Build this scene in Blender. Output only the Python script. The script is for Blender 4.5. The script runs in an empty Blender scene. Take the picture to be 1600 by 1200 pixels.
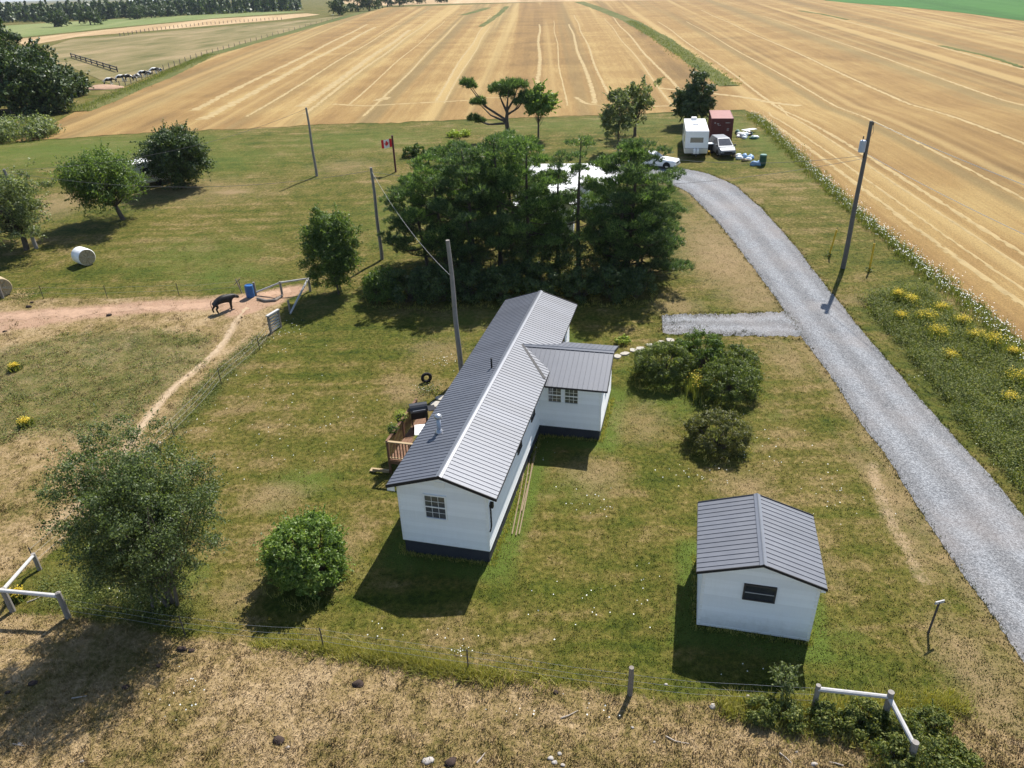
import bpy, bmesh, math, random
import numpy as np
from mathutils import Vector, Matrix

# ------------------------------------------------------------------ camera, world, sun
scene = bpy.context.scene
col = scene.collection
R = math.radians
F, TH, RO, H = 1143.5, R(28.675), R(-1.95), 19.5          # a drone 19.5 m up, looking down 28.7 deg
_S, _C = math.sin(TH), math.cos(TH)
_f = np.array([0, _C, -_S]); _r = np.array([1., 0, 0]); _u = np.array([0, _S, _C])
FW, RT, UP = _f, _r*math.cos(RO)+_u*math.sin(RO), -_r*math.sin(RO)+_u*math.cos(RO)
cd = bpy.data.cameras.new('camera'); cam = bpy.data.objects.new('camera', cd); col.objects.link(cam)
cd.sensor_width = 36; cd.lens = 36*F/1600; cd.clip_start = .1; cd.clip_end = 20000
cam.matrix_world = Matrix(((RT[0], UP[0], -FW[0], 0), (RT[1], UP[1], -FW[1], 0), (RT[2], UP[2], -FW[2], H), (0, 0, 0, 1)))
scene.camera = cam
SUN_AZ, SUN_EL = R(29), R(52)
w = bpy.data.worlds.new('World'); scene.world = w; w.use_nodes = True
wn = w.node_tree; bg = wn.nodes['Background']; sky = wn.nodes.new('ShaderNodeTexSky')
sky.sky_type = 'NISHITA'; sky.sun_disc = False; sky.sun_elevation = SUN_EL; sky.sun_rotation = SUN_AZ
sky.air_density = 1.0; sky.dust_density = .6
wn.links.new(sky.outputs[0], bg.inputs[0]); bg.inputs[1].default_value = .095
sl = bpy.data.lights.new('sun', 'SUN'); so = bpy.data.objects.new('sun', sl); col.objects.link(so)
sl.energy = 4.9; sl.angle = R(.53); sl.color = (1, .955, .88)
sd = Vector((math.sin(SUN_AZ)*math.cos(SUN_EL), math.cos(SUN_AZ)*math.cos(SUN_EL), math.sin(SUN_EL)))
so.rotation_euler = sd.to_track_quat('Z', 'Y').to_euler(); so.location = (0, 0, 60)
vs = scene.view_settings
vs.view_transform = 'Standard'; vs.look = 'None'; vs.gamma = 1; vs.exposure = .82; vs.use_curve_mapping = False

# ------------------------------------------------------------------ terrain and placing
def gz(x, y):
    x = np.asarray(x, float); y = np.asarray(y, float)
    t = np.clip((y-30)/65, 0, 1)
    z = 3.6*(t*t*(3-2*t)*.6+t*.4)
    fade = np.clip((y-8)/6, 0, 1)*np.clip((118-y)/20, 0, 1)*np.clip((28-x)/3, 0, 1)
    return z+fade*(.03*np.sin(x*.9+y*.35+1)+.03*np.sin(y*.75-x*.3)+.018*np.sin(x*2.1+1.3*y))
def G(px, py, z=0.):
    """point of the ground (z above it) that the photograph shows at px, py"""
    d = FW+RT*(px-800)/F+UP*(600-py)/F
    t = (H-z)/(-d[2])
    for _ in range(50):
        t = .5*t+.5*(H-float(gz(t*d[0], t*d[1]))-z)/(-d[2])
    return Vector((t*d[0], t*d[1], H+t*d[2]))
def P2(pts): return np.array([G(*p)[:2] for p in pts])
def on(x, y, dz=0.): return Vector((x, y, float(gz(x, y))+dz))
def line_d(x, y, L):
    d = np.full(np.shape(x), 1e9)
    for (x0, y0), (x1, y1) in zip(L[:-1], L[1:]):
        dx, dy = x1-x0, y1-y0; q = max(dx*dx+dy*dy, 1e-9)
        t = np.clip(((x-x0)*dx+(y-y0)*dy)/q, 0, 1)
        d = np.minimum(d, np.hypot(x-x0-t*dx, y-y0-t*dy))
    return d
def poly_sd(x, y, L):
    ins = np.zeros(np.shape(x), bool); n = len(L)
    for i in range(n):
        (x0, y0), (x1, y1) = L[i], L[(i+1) % n]
        if y0 == y1: continue
        c = ((y0 > y) != (y1 > y)) & (x < (x1-x0)*(y-y0)/(y1-y0)+x0)
        ins ^= c
    d = line_d(x, y, np.vstack([L, L[:1]]))
    return np.where(ins, d, -d)
def sstep(v, a, b):
    t = np.clip((v-a)/(b-a), 0, 1); return t*t*(3-2*t)
def resample(L, step):
    L = np.asarray(L, float); s = np.r_[0, np.cumsum(np.hypot(*np.diff(L[:, :2], axis=0).T))]
    n = max(2, int(s[-1]/step)+1); q = np.linspace(0, s[-1], n)
    return np.stack([np.interp(q, s, L[:, k]) for k in range(L.shape[1])], 1)
def smooth(L, it=3):
    L = np.asarray(L, float)
    for _ in range(it):
        q = L.copy(); q[1:-1] = .25*L[:-2]+.5*L[1:-1]+.25*L[2:]; L = q
    return L

# ------------------------------------------------------------------ meshes
def tag(o, label=None, cat=None, group=None, kind=None):
    if label: o['label'] = label
    if cat: o['category'] = cat
    if group: o['group'] = group
    if kind: o['kind'] = kind
    return o
def empty(name, loc, rz=0., label=None, cat=None, group=None):
    o = bpy.data.objects.new(name, None); col.objects.link(o); o.empty_display_size = .3
    o.location = loc; o.rotation_euler = (0, 0, rz)
    return tag(o, label, cat, group)
def link(name, me, m=None, parent=None, loc=None):
    o = bpy.data.objects.new(name, me); col.objects.link(o)
    if m is not None and not me.materials: me.materials.append(m)
    if parent is not None: o.parent = parent
    if loc is not None: o.location = loc
    return o
def fast_mesh(name, V, Q, smooth_=False):
    V = np.ascontiguousarray(V, np.float32); Q = np.ascontiguousarray(Q, np.int32); k = Q.shape[1]
    me = bpy.data.meshes.new(name)
    me.vertices.add(len(V)); me.vertices.foreach_set('co', V.ravel())
    me.loops.add(Q.size); me.loops.foreach_set('vertex_index', Q.ravel())
    me.polygons.add(len(Q)); me.polygons.foreach_set('loop_start', np.arange(0, Q.size, k, dtype=np.int32))
    me.polygons.foreach_set('loop_total', np.full(len(Q), k, np.int32))
    if smooth_: me.polygons.foreach_set('use_smooth', np.ones(len(Q), bool))
    me.update(calc_edges=True); return me
class MB:
    def __init__(s): s.v = []; s.f = []
    def raw(s, V, Fs):
        b = len(s.v); s.v += [tuple(map(float, p)) for p in V]; s.f += [tuple(i+b for i in q) for q in Fs]; return s
    def box(s, a, b, M=None, taper=None):
        x0, y0, z0 = a; x1, y1, z1 = b
        V = [Vector(p) for p in ((x0, y0, z0), (x1, y0, z0), (x1, y1, z0), (x0, y1, z0), (x0, y0, z1), (x1, y0, z1), (x1, y1, z1), (x0, y1, z1))]
        if taper:
            cx, cy = (x0+x1)/2, (y0+y1)/2
            for p in V[4:]: p.x = cx+(p.x-cx)*taper; p.y = cy+(p.y-cy)*taper
        if M is not None: V = [M @ p for p in V]
        return s.raw(V, [(0, 3, 2, 1), (4, 5, 6, 7), (0, 1, 5, 4), (1, 2, 6, 5), (2, 3, 7, 6), (3, 0, 4, 7)])
    def tube(s, pts, rad, n=6, cap=True):
        pts = [Vector(p) for p in pts]
        if not hasattr(rad, '__len__'): rad = [rad]*len(pts)
        V = []; Fs = []; prev = None
        for i, p in enumerate(pts):
            t = (pts[min(i+1, len(pts)-1)]-pts[max(i-1, 0)])
            if t.length < 1e-9: t = Vector((0, 0, 1))
            t.normalize()
            a = t.cross(Vector((0, 0, 1)) if abs(t.z) < .95 else Vector((1, 0, 0))).normalized()
            if prev is not None:
                a2 = prev-t*prev.dot(t)
                if a2.length > 1e-4: a = a2.normalized()
            prev = a; b = t.cross(a)
            for k in range(n):
                g = 2*math.pi*k/n; V.append(p+(a*math.cos(g)+b*math.sin(g))*rad[i])
        for i in range(len(pts)-1):
            for k in range(n):
                Fs.append((i*n+k, i*n+(k+1) % n, (i+1)*n+(k+1) % n, (i+1)*n+k))
        if cap:
            Fs.append(tuple(range(n))[::-1]); Fs.append(tuple((len(pts)-1)*n+k for k in range(n)))
        return s.raw(V, Fs)
    def lathe(s, prof, n=16, c=(0, 0, 0)):
        V = []; Fs = []
        for r, z in prof:
            for k in range(n):
                g = 2*math.pi*k/n; V.append((c[0]+r*math.cos(g), c[1]+r*math.sin(g), c[2]+z))
        for i in range(len(prof)-1):
            for k in range(n): Fs.append((i*n+k, i*n+(k+1) % n, (i+1)*n+(k+1) % n, (i+1)*n+k))
        Fs.append(tuple(range(n))[::-1]); Fs.append(tuple((len(prof)-1)*n+k for k in range(n)))
        return s.raw(V, Fs)
    def mesh(s, name, sm=False):
        me = bpy.data.meshes.new(name); me.from_pydata(s.v, [], s.f)
        if sm: me.polygons.foreach_set('use_smooth', [True]*len(me.polygons))
        me.update(); return me
    def build(s, name, m, parent=None, loc=None, sm=False): return link(name, s.mesh(name, sm), m, parent, loc)
def bevel(o, wdt=.02, seg=2):
    b = o.modifiers.new('bevel', 'BEVEL'); b.width = wdt; b.segments = seg; b.limit_method = 'ANGLE'; b.angle_limit = R(35); return o
def blob(name, m, rx, ry, rz, seed, parent=None, loc=None, amp=.2, sub=3):
    bm = bmesh.new(); bmesh.ops.create_icosphere(bm, subdivisions=sub, radius=1); g = np.random.default_rng(seed)
    k = g.normal(size=(7, 3))*2.2; ph = g.uniform(0, 6.28, 7)
    for v in bm.verts:
        c = np.array(v.co); d = 1+amp*sum(math.sin(k[i]@c+ph[i]) for i in range(7))/3
        v.co = Vector((c[0]*rx*d, c[1]*ry*d, max(c[2]*rz*d, -rz*.45)))
    me = bpy.data.meshes.new(name); bm.to_mesh(me); bm.free()
    me.polygons.foreach_set('use_smooth', [True]*len(me.polygons)); return link(name, me, m, parent, loc)
def copy_tree(o, parent=None):
    c = o.copy(); col.objects.link(c); c.parent = parent
    for ch in list(o.children): copy_tree(ch, c)
    return c

# ------------------------------------------------------------------ materials
class NB:
    def __init__(s, name):
        s.m = bpy.data.materials.new(name); s.m.use_nodes = True; s.t = s.m.node_tree
        s.b = s.t.nodes['Principled BSDF']; s.out = s.t.nodes['Material Output']; s._pos = None
    def n(s, ty): return s.t.nodes.new('ShaderNode'+ty)
    def set(s, sock, v):
        if hasattr(v, 'links') or isinstance(v, bpy.types.NodeSocket): s.t.links.new(v, sock)
        elif isinstance(v, (tuple, list)) and len(v) == 3 and sock.type == 'RGBA': sock.default_value = (*v, 1)
        else: sock.default_value = v
    def pos(s):
        if s._pos is None: s._pos = s.n('TexCoord').outputs['Object']
        return s._pos
    def geo(s): return s.n('NewGeometry')
    def mapping(s, vec, scale=(1, 1, 1), rot=(0, 0, 0)):
        q = s.n('Mapping'); s.t.links.new(vec, q.inputs['Vector']); q.inputs['Scale'].default_value = scale; q.inputs['Rotation'].default_value = rot
        return q.outputs[0]
    def noise(s, scale, detail=2, rough=.5, vec=None, dist=0.):
        q = s.n('TexNoise'); s.t.links.new(vec or s.pos(), q.inputs['Vector'])
        q.inputs['Scale'].default_value = scale; q.inputs['Detail'].default_value = detail; q.inputs['Roughness'].default_value = rough
        q.inputs['Distortion'].default_value = dist; return q.outputs['Fac']
    def math(s, op, a, b=0., c=None, clamp=False):
        q = s.n('Math'); q.operation = op; q.use_clamp = clamp; s.set(q.inputs[0], a); s.set(q.inputs[1], b)
        if c is not None: s.set(q.inputs[2], c)
        return q.outputs[0]
    def ramp(s, fac, stops, interp='LINEAR'):
        q = s.n('ValToRGB'); s.t.links.new(fac, q.inputs[0]); e = q.color_ramp.elements; q.color_ramp.interpolation = interp
        while len(e) < len(stops): e.new(.5)
        for el, (p, c) in zip(e, stops):
            el.position = p; el.color = (*c, 1) if hasattr(c, '__len__') else (c, c, c, 1)
        return q.outputs[0]
    def mix(s, fac, a, b, mode='MIX'):
        q = s.n('Mix'); q.data_type = 'RGBA'; q.blend_type = mode; q.clamp_factor = True
        s.set(q.inputs[0], fac); s.set(q.inputs[6], a); s.set(q.inputs[7], b); return q.outputs[2]
    def attr(s, name):
        q = s.n('Attribute'); q.attribute_name = name; return q
    def sep(s, c):
        q = s.n('SeparateColor'); s.t.links.new(c, q.inputs[0]); return q.outputs
    def bump(s, h, strength=.5, dist=.02):
        q = s.n('Bump'); s.t.links.new(h, q.inputs['Height']); q.inputs['Strength'].default_value = strength; q.inputs['Distance'].default_value = dist
        s.t.links.new(q.outputs[0], s.b.inputs['Normal'])
    def fin(s, colr, rough=.8, metal=0., spec=.3):
        s.set(s.b.inputs['Base Color'], colr); s.set(s.b.inputs['Roughness'], rough); s.set(s.b.inputs['Metallic'], metal)
        s.b.inputs['Specular IOR Level'].default_value = spec; return s.m
def scale_c(c, k): return tuple(v*k for v in c)
def simple(name, c, rough=.7, var=.25, scale=6., metal=0., spec=.3, bump=0., stain=None):
    """a painted or natural surface with uneven tone and a little dirt"""
    b = NB(name); n1 = b.noise(scale, 4, .6); n2 = b.noise(scale*7, 3)
    t = b.math('ADD', b.math('MULTIPLY', n1, .65), b.math('MULTIPLY', n2, .35))
    colr = b.ramp(t, [(.3, scale_c(c, 1-var)), (.5, c), (.72, scale_c(c, 1+var*.7))])
    if stain: colr = b.mix(b.ramp(b.noise(scale*.35, 5, .65), [(.52, 0), (.75, .7)]), colr, stain)
    if bump: b.bump(n2, bump, .01)
    return b.fin(colr, rough, metal, spec)

def lawn_col(b):
    n1 = b.noise(.11, 3, .55); n2 = b.noise(.55, 4, .6, dist=.4); n3 = b.noise(4.5, 4, .62); n4 = b.noise(24, 3, .6)
    st = b.noise(1.0, 2, .5, b.mapping(b.pos(), (.05, 1.1, 1), (0, 0, R(-8))))
    t = b.math('ADD', b.math('ADD', b.math('MULTIPLY', n1, .28), b.math('MULTIPLY', n2, .30)), b.math('ADD', b.math('MULTIPLY', n3, .20), b.math('MULTIPLY', st, .22)))
    c = b.ramp(t, [(.395, (.036, .052, .0055)), (.455, (.068, .075, .010)), (.52, (.106, .092, .020)), (.59, (.180, .132, .054))])
    k = b.ramp(b.math('ADD', b.math('MULTIPLY', n3, .45), b.math('MULTIPLY', n4, .55)), [(.34, .46), (.5, .98), (.66, 1.55)])
    return b.mix(1., c, k, 'MULTIPLY'), n3, n4
def pasture_col(b):
    n1 = b.noise(.16, 3, .55); n2 = b.noise(.8, 5, .65, dist=.5); n3 = b.noise(6, 4, .65); n4 = b.noise(28, 3, .6)
    t = b.math('ADD', b.math('MULTIPLY', n1, .34), b.math('ADD', b.math('MULTIPLY', n2, .38), b.math('MULTIPLY', n3, .28)))
    c = b.ramp(t, [(.39, (.092, .084, .022)), (.455, (.172, .129, .048)), (.52, (.252, .180, .088)), (.59, (.325, .238, .134))])
    k = b.ramp(b.math('ADD', b.math('MULTIPLY', n3, .5), b.math('MULTIPLY', n4, .5)), [(.3, .7), (.5, 1.0), (.7, 1.28)])
    return b.mix(1., c, k, 'MULTIPLY'), n3, n4

def ground_mat():
    b = NB('ground'); z = b.attr('zone'); r = b.sep(z.outputs['Color']); z2 = b.sep(b.attr('zone2').outputs['Color'])
    lc, n3, n4 = lawn_col(b); pc, _, _ = pasture_col(b)
    jag = b.math('ADD', b.math('MULTIPLY', b.noise(1.3, 5, .7), .6), b.math('MULTIPLY', b.noise(9, 3, .6), .4))
    def soft(v, wdt=.16): return b.ramp(b.math('ADD', v, b.math('MULTIPLY', b.math('SUBTRACT', jag, .5), 1.3)), [(.5-wdt, 0), (.5+wdt, 1)])
    lush = b.mix(1., (.072, .100, .016), b.ramp(n4, [(.3, .6), (.7, 1.45)]), 'MULTIPLY')
    dry = b.mix(1., (.235, .168, .086), b.ramp(n4, [(.3, .7), (.7, 1.3)]), 'MULTIPLY')
    weed = b.mix(1., b.ramp(b.noise(1.1, 4, .65), [(.35, (.034, .050, .010)), (.55, (.080, .090, .020)), (.7, (.150, .125, .046))]), b.ramp(n4, [(.3, .55), (.7, 1.45)]), 'MULTIPLY')
    dirt = b.mix(b.noise(2.5, 5, .65), (.27, .155, .098), (.40, .275, .185))
    track = b.mix(b.noise(5, 5, .65), (.30, .215, .125), (.41, .305, .195))
    c = b.mix(soft(r[1], .3), lc, lush)
    c = b.mix(soft(r[2], .35), c, dry)
    c = b.mix(soft(r[0], .12), c, pc)
    c = b.mix(soft(z2[2], .3), c, weed)
    c = b.mix(soft(z2[1], .2), c, track)
    c = b.mix(soft(z2[0], .22), c, dirt)
    b.bump(b.math('ADD', b.math('MULTIPLY', n3, .7), n4), .75, .06)
    return b.fin(c, .95, 0, .12)

def field_mat(name, cols, row=True, sx=.22, along=.004, kx=.0022):
    """stubble: bands and drill rows that run away along y and spread slightly"""
    b = NB(name); p = b.n('SeparateXYZ'); b.t.links.new(b.pos(), p.inputs[0])
    dy = b.math('MAXIMUM', b.math('SUBTRACT', p.outputs[1], 104), 0.)
    x0 = b.math('DIVIDE', b.math('SUBTRACT', p.outputs[0], b.math('MULTIPLY', dy, .04)), b.math('ADD', 1., b.math('MULTIPLY', dy, kx)))
    q = b.n('CombineXYZ'); b.t.links.new(x0, q.inputs[0]); b.t.links.new(b.math('MULTIPLY', p.outputs[1], along), q.inputs[1])
    v = q.outputs[0]
    q2 = b.n('CombineXYZ'); b.t.links.new(x0, q2.inputs[0]); b.t.links.new(b.math('MULTIPLY', p.outputs[1], .06), q2.inputs[1])
    broad = b.noise(.085, 2, .5, v); mid = b.noise(sx, 3, .6, v); fine = b.noise(2.2, 3, .6, q2.outputs[0]); blot = b.noise(.05, 4, .6, dist=.6); grain = b.noise(9, 3, .6)
    t = b.math('ADD', b.math('ADD', b.math('MULTIPLY', broad, .34), b.math('MULTIPLY', mid, .28)), b.math('ADD', b.math('MULTIPLY', blot, .24), b.math('MULTIPLY', fine, .14)))
    c = b.ramp(t, cols)
    if row:
        dull = b.ramp(b.noise(.13, 3, .6, v), [(.52, 0), (.63, .6)])
        c = b.mix(dull, c, (.165, .125, .056))
        pale = b.ramp(b.noise(.24, 2, .5, v), [(.55, 0), (.66, .7)])
        c = b.mix(pale, c, (.37, .265, .112))
    c = b.mix(1., c, b.ramp(grain, [(.3, .74), (.7, 1.24)]), 'MULTIPLY')
    b.bump(b.math('ADD', grain, b.noise(30, 2)), .6, .06)
    return b.fin(c, .95, 0, .1)

def gravel_mat():
    b = NB('gravel'); p = b.attr('lane')
    st = b.n('TexVoronoi'); b.t.links.new(b.pos(), st.inputs['Vector']); st.inputs['Scale'].default_value = 17
    st2 = b.n('TexVoronoi'); b.t.links.new(b.pos(), st2.inputs['Vector']); st2.inputs['Scale'].default_value = 42
    s1 = b.sep(st.outputs['Color'])[0]; s2 = b.sep(st2.outputs['Color'])[0]
    sp = b.ramp(b.math('ADD', b.math('MULTIPLY', s1, .45), b.math('MULTIPLY', s2, .55)), [(.1, (.086, .089, .094)), (.5, (.184, .189, .196)), (.9, (.325, .330, .336))])
    lane = b.ramp(b.math('ADD', p.outputs['Fac'], b.math('MULTIPLY', b.math('SUBTRACT', b.noise(1.2, 4, .6), .5), .5)), [(.2, (.84, .83, .83)), (.8, (1.08, 1.09, 1.11))])
    c = b.mix(1., sp, lane, 'MULTIPLY')
    c = b.mix(b.ramp(b.noise(.25, 4, .6), [(.45, 0), (.75, .45)]), c, (.27, .235, .215))
    b.bump(b.math('ADD', st.outputs['Distance'], st2.outputs['Distance']), .7, .02)
    return b.fin(c, .92, 0, .18)

def leaf_mat(name, c1, c2, c3, trans=.46, rough=.52):
    b = NB(name); g = b.geo()
    clump = b.noise(.9, 2, .5)
    t = b.math('ADD', b.math('MULTIPLY', g.outputs['Random Per Island'], .62), b.math('MULTIPLY', clump, .38))
    c = b.ramp(t, [(.15, c1), (.5, c2), (.70, c3), (.95, scale_c(c3, 1.35))])  # random leaf tone; the brightest stops also stand in for sun highlights
    b.fin(c, rough, 0, .45)
    tr = b.n('BsdfTranslucent'); b.t.links.new(b.mix(1., c, (1.42, 1.42, .68), 'MULTIPLY'), tr.inputs[0])
    mx = b.n('MixShader'); mx.inputs[0].default_value = trans
    b.t.links.new(b.b.outputs[0], mx.inputs[1]); b.t.links.new(tr.outputs[0], mx.inputs[2]); b.t.links.new(mx.outputs[0], b.out.inputs[0])
    return b.m
def grass_mat(name, kind):
    b = NB(name); c = (lawn_col if kind == 'lawn' else pasture_col)(b)[0]
    k = b.ramp(b.geo().outputs['Random Per Island'], [(0, .72), (.55, 1.06), (1, 1.5)])
    b.fin(b.mix(1., c, k, 'MULTIPLY'), .8, 0, .18); return b.m

M = {}
M['ground'] = ground_mat()
M['crop'] = field_mat('stubble', [(.40, (.155, .098, .040)), (.465, (.218, .134, .051)), (.515, (.258, .165, .063)), (.58, (.325, .228, .092))])
M['hay'] = field_mat('hay_stubble', [(.40, (.26, .18, .09)), (.5, (.36, .25, .135)), (.6, (.45, .335, .20))], False)
M['farpasture'] = field_mat('far_pasture', [(.40, (.10, .095, .032)), (.48, (.165, .138, .060)), (.58, (.25, .19, .10))], False, .2, .2, 0)
M['greenfield'] = field_mat('green_crop', [(.36, (.030, .085, .018)), (.5, (.045, .125, .026)), (.64, (.065, .155, .036))], False)
M['palegreen'] = field_mat('pale_green_field', [(.36, (.10, .13, .04)), (.5, (.15, .18, .062)), (.64, (.22, .22, .095))], False)
M['strip'] = field_mat('strip_grass', [(.36, (.060, .078, .018)), (.5, (.098, .105, .030)), (.64, (.16, .135, .052))], False, .2, .1, 0)
M['straw'] = simple('straw', (.325, .238, .106), .95, .3, 1.2)
M['gravel'] = gravel_mat()
M['dirt'] = simple('red_dirt', (.35, .225, .148), .95, .3, 2.2)
M['track'] = simple('trodden_soil', (.37, .275, .175), .95, .25, 3.)
M['lawn_grass'] = grass_mat('lawn_grass', 'lawn'); M['dry_grass'] = grass_mat('dry_grass', 'pasture')
M['tall_grass'] = leaf_mat('tall_grass', (.15, .16, .03), (.28, .275, .055), (.42, .37, .12), .35, .7)
M['weed'] = leaf_mat('weed_leaf', (.046, .072, .013), (.105, .138, .026), (.23, .24, .062), .35, .7)
M['white_fl'] = simple('white_petal', (.78, .78, .72), .7, .1)
M['gold_fl'] = leaf_mat('goldenrod_flower', (.42, .31, .02), (.62, .47, .03), (.75, .60, .08), .3, .7)
M['leaf_a'] = leaf_mat('leaf_mid', (.038, .070, .014), (.078, .135, .026), (.150, .215, .048))
M['leaf_w'] = leaf_mat('leaf_willow', (.030, .050, .014), (.066, .100, .030), (.18, .225, .095))
M['leaf_b'] = leaf_mat('leaf_dark', (.020, .040, .012), (.042, .076, .018), (.088, .128, .032), .25)
M['leaf_c'] = leaf_mat('leaf_grey_green', (.055, .078, .026), (.112, .150, .050), (.235, .27, .125))
M['leaf_d'] = leaf_mat('leaf_fresh', (.062, .118, .018), (.13, .215, .038), (.24, .32, .085))
M['leaf_e'] = leaf_mat('leaf_olive', (.040, .064, .012), (.084, .122, .024), (.18, .215, .058))
M['leaf_f'] = leaf_mat('leaf_bronze', (.044, .056, .013), (.090, .104, .026), (.18, .175, .058))
M['needle'] = leaf_mat('pine_needle', (.018, .042, .015), (.058, .108, .036), (.155, .235, .085), .42, .45)
M['needle2'] = leaf_mat('pine_needle_fresh', (.022, .050, .014), (.068, .128, .036), (.175, .265, .085), .42, .45)
M['needle3'] = leaf_mat('pine_needle_blue', (.022, .048, .022), (.055, .100, .042), (.13, .19, .085), .45, .55)
M['lime'] = leaf_mat('lime_leaf', (.14, .21, .02), (.26, .34, .04), (.40, .45, .09), .35)
M['bark'] = simple('bark', (.085, .070, .058), .95, .4, 5., bump=.5)
M['birch'] = simple('pale_bark', (.13, .112, .095), .9, .35, 4., bump=.4)
M['pole'] = simple('weathered_pole', (.235, .215, .195), .9, .25, 3., bump=.3)
M['polemain'] = simple('treated_pole', (.125, .118, .112), .9, .25, 3., bump=.3)
M['log'] = simple('grey_log', (.44, .43, .42), .9, .25, 4., bump=.3, stain=(.3, .27, .24))
M['post'] = simple('fence_wood', (.20, .175, .15), .95, .3, 5., bump=.4)
M['steel'] = simple('rusty_steel', (.075, .062, .055), .8, .3, 8.)
M['wire'] = simple('wire', (.30, .30, .30), .6, .1)
M['cable'] = simple('dark_cable', (.10, .10, .10), .7, .1)
M['cable_l'] = simple('pale_cable', (.55, .53, .50), .6, .1)
def roof_mat():
    b = NB('charcoal_metal'); n = b.noise(1.6, 4, .6); n2 = b.noise(14, 3)
    c = b.ramp(n, [(.3, (.076, .084, .106)), (.7, (.097, .105, .128))])
    oi = b.n('ObjectInfo').outputs['Random']; c = b.mix(1., c, b.ramp(oi, [(0, .90), (1, 1.10)]), 'MULTIPLY'); c = b.mix(b.ramp(b.noise(3, 4, .6, b.mapping(b.pos(), (3., .35, 1))), [(.55, 0), (.75, .3)]), c, (.16, .155, .15))
    return b.fin(c, b.ramp(b.math('ADD', b.math('MULTIPLY', n, .5), b.math('MULTIPLY', n2, .5)), [(.3, .54), (.7, .62)]), .25, .8)
M['roof'] = roof_mat()
M['rooftrim'] = simple('charcoal_trim', (.018, .018, .021), .6, .18)
M['ridge'] = simple('ridge_cap', (.17, .178, .20), .42, .1, 2., .35, .5)
def siding_mat():
    b = NB('white_siding'); z = b.n('SeparateXYZ'); b.t.links.new(b.pos(), z.inputs[0])
    n = b.noise(1.2, 5, .65); s = b.noise(6, 4, .6, b.mapping(b.pos(), (2.5, 2.5, .25)))
    c = b.mix(b.ramp(b.math('ADD', b.math('MULTIPLY', n, .5), b.math('MULTIPLY', s, .5)), [(.45, 0), (.75, .3)]), (.86, .87, .88), (.70, .70, .67)); c = b.mix(1., c, b.ramp(b.geo().outputs['Random Per Island'], [(0, .91), (1, 1.02)]), 'MULTIPLY')
    sp_ = b.ramp(b.math('ADD', z.outputs[2], b.math('MULTIPLY', b.math('SUBTRACT', b.noise(3, 5, .7), .5), 1.1)), [(.05, .55), (.75, 0)]); c = b.mix(sp_, c, (.47, .46, .41))
    return b.fin(c, .5, 0, .35)
M['siding'] = siding_mat()
M['white'] = simple('white_paint', (.82, .82, .81), .5, .06, 2.)
M['skirt'] = simple('dark_skirting', (.034, .036, .045), .75, .2, 1.5)
M['glass'] = simple('window_glass', (.040, .043, .050), .06, .35, 1.3, 0, 1.)
M['glass_house'] = simple('house_glass', (.085, .087, .094), .07, .45, 1.6, 0, 1.)
M['darkframe'] = simple('dark_frame', (.05, .045, .042), .6, .2)
M['deckwood'] = simple('deck_wood', (.17, .095, .058), .85, .3, 5., bump=.3)
M['newwood'] = simple('sawn_lumber', (.36, .27, .16), .85, .25, 6., bump=.2)
M['old_timber'] = simple('old_timber', (.24, .18, .115), .9, .3, 6.)
M['galv'] = simple('galvanised', (.42, .43, .45), .35, .15, 4., .7, .5)
M['black'] = simple('black_plastic', (.014, .014, .016), .45, .2)
M['bbq'] = simple('bbq_lid', (.045, .047, .052), .3, .2, 3., .3, .5)
M['rubber'] = simple('rubber', (.018, .018, .018), .9, .2)
M['concrete'] = simple('pale_stone', (.36, .335, .29), .95, .2, 5., bump=.4)
M['blue'] = simple('blue_plastic', (.025, .11, .30), .45, .18)
M['green'] = simple('dark_green_plastic', (.02, .075, .05), .5, .18)
M['yellow'] = simple('yellow_plastic', (.62, .40, .03), .5, .12)
M['red_cont'] = simple('red_oxide_steel', (.105, .026, .023), .6, .2, 1.5, stain=(.13, .05, .035))
M['red_top'] = simple('faded_red_roof', (.27, .125, .11), .7, .2, 1.2)
M['rvwhite'] = simple('camper_white', (.80, .79, .77), .35, .06, 1.5, 0, .5)
M['rvgrey'] = simple('camper_grey', (.42, .41, .40), .5, .1)
M['silver'] = simple('silver_paint', (.15, .16, .178), .48, .08, 2., .25, .4)
M['carwhite'] = simple('car_white', (.80, .80, .79), .25, .05, 2., 0, .5)
M['lamp'] = simple('headlamp', (.62, .64, .66), .12, .1, 3., .3, .6)
M['bale'] = simple('bale_wrap', (.80, .80, .80), .35, .06, 4., 0, .5)
M['hay_end'] = simple('hay', (.36, .29, .18), .95, .4, 14., bump=.8)
M['cow'] = simple('black_hide', (.011, .010, .010), .55, .3, 3.)
M['flagred'] = simple('flag_red', (.62, .025, .035), .8, .1)
M['flagwhite'] = simple('flag_white', (.80, .79, .77), .8, .05)
M['maroon'] = simple('maroon_post', (.085, .026, .028), .7, .2)
M['dung'] = simple('dung', (.045, .030, .024), .95, .35, 12., bump=.8)
M['rock'] = simple('pale_rock', (.36, .33, .30), .95, .2, 6., bump=.5)
M['stick'] = simple('bleached_stick', (.38, .33, .28), .95, .25, 8.)
M['barn_red'] = simple('barn_red', (.33, .06, .06), .8, .15, .3)
M['bag'] = simple('pale_bag', (.62, .66, .68), .45, .15, 5.)
M['baggreen'] = simple('green_bag', (.10, .20, .16), .5, .2, 5.)
M['bagblue'] = simple('blue_bag', (.20, .33, .50), .5, .2, 5.)
M['transformer'] = simple('transformer_grey', (.40, .45, .53), .45, .1, 2.)
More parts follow.
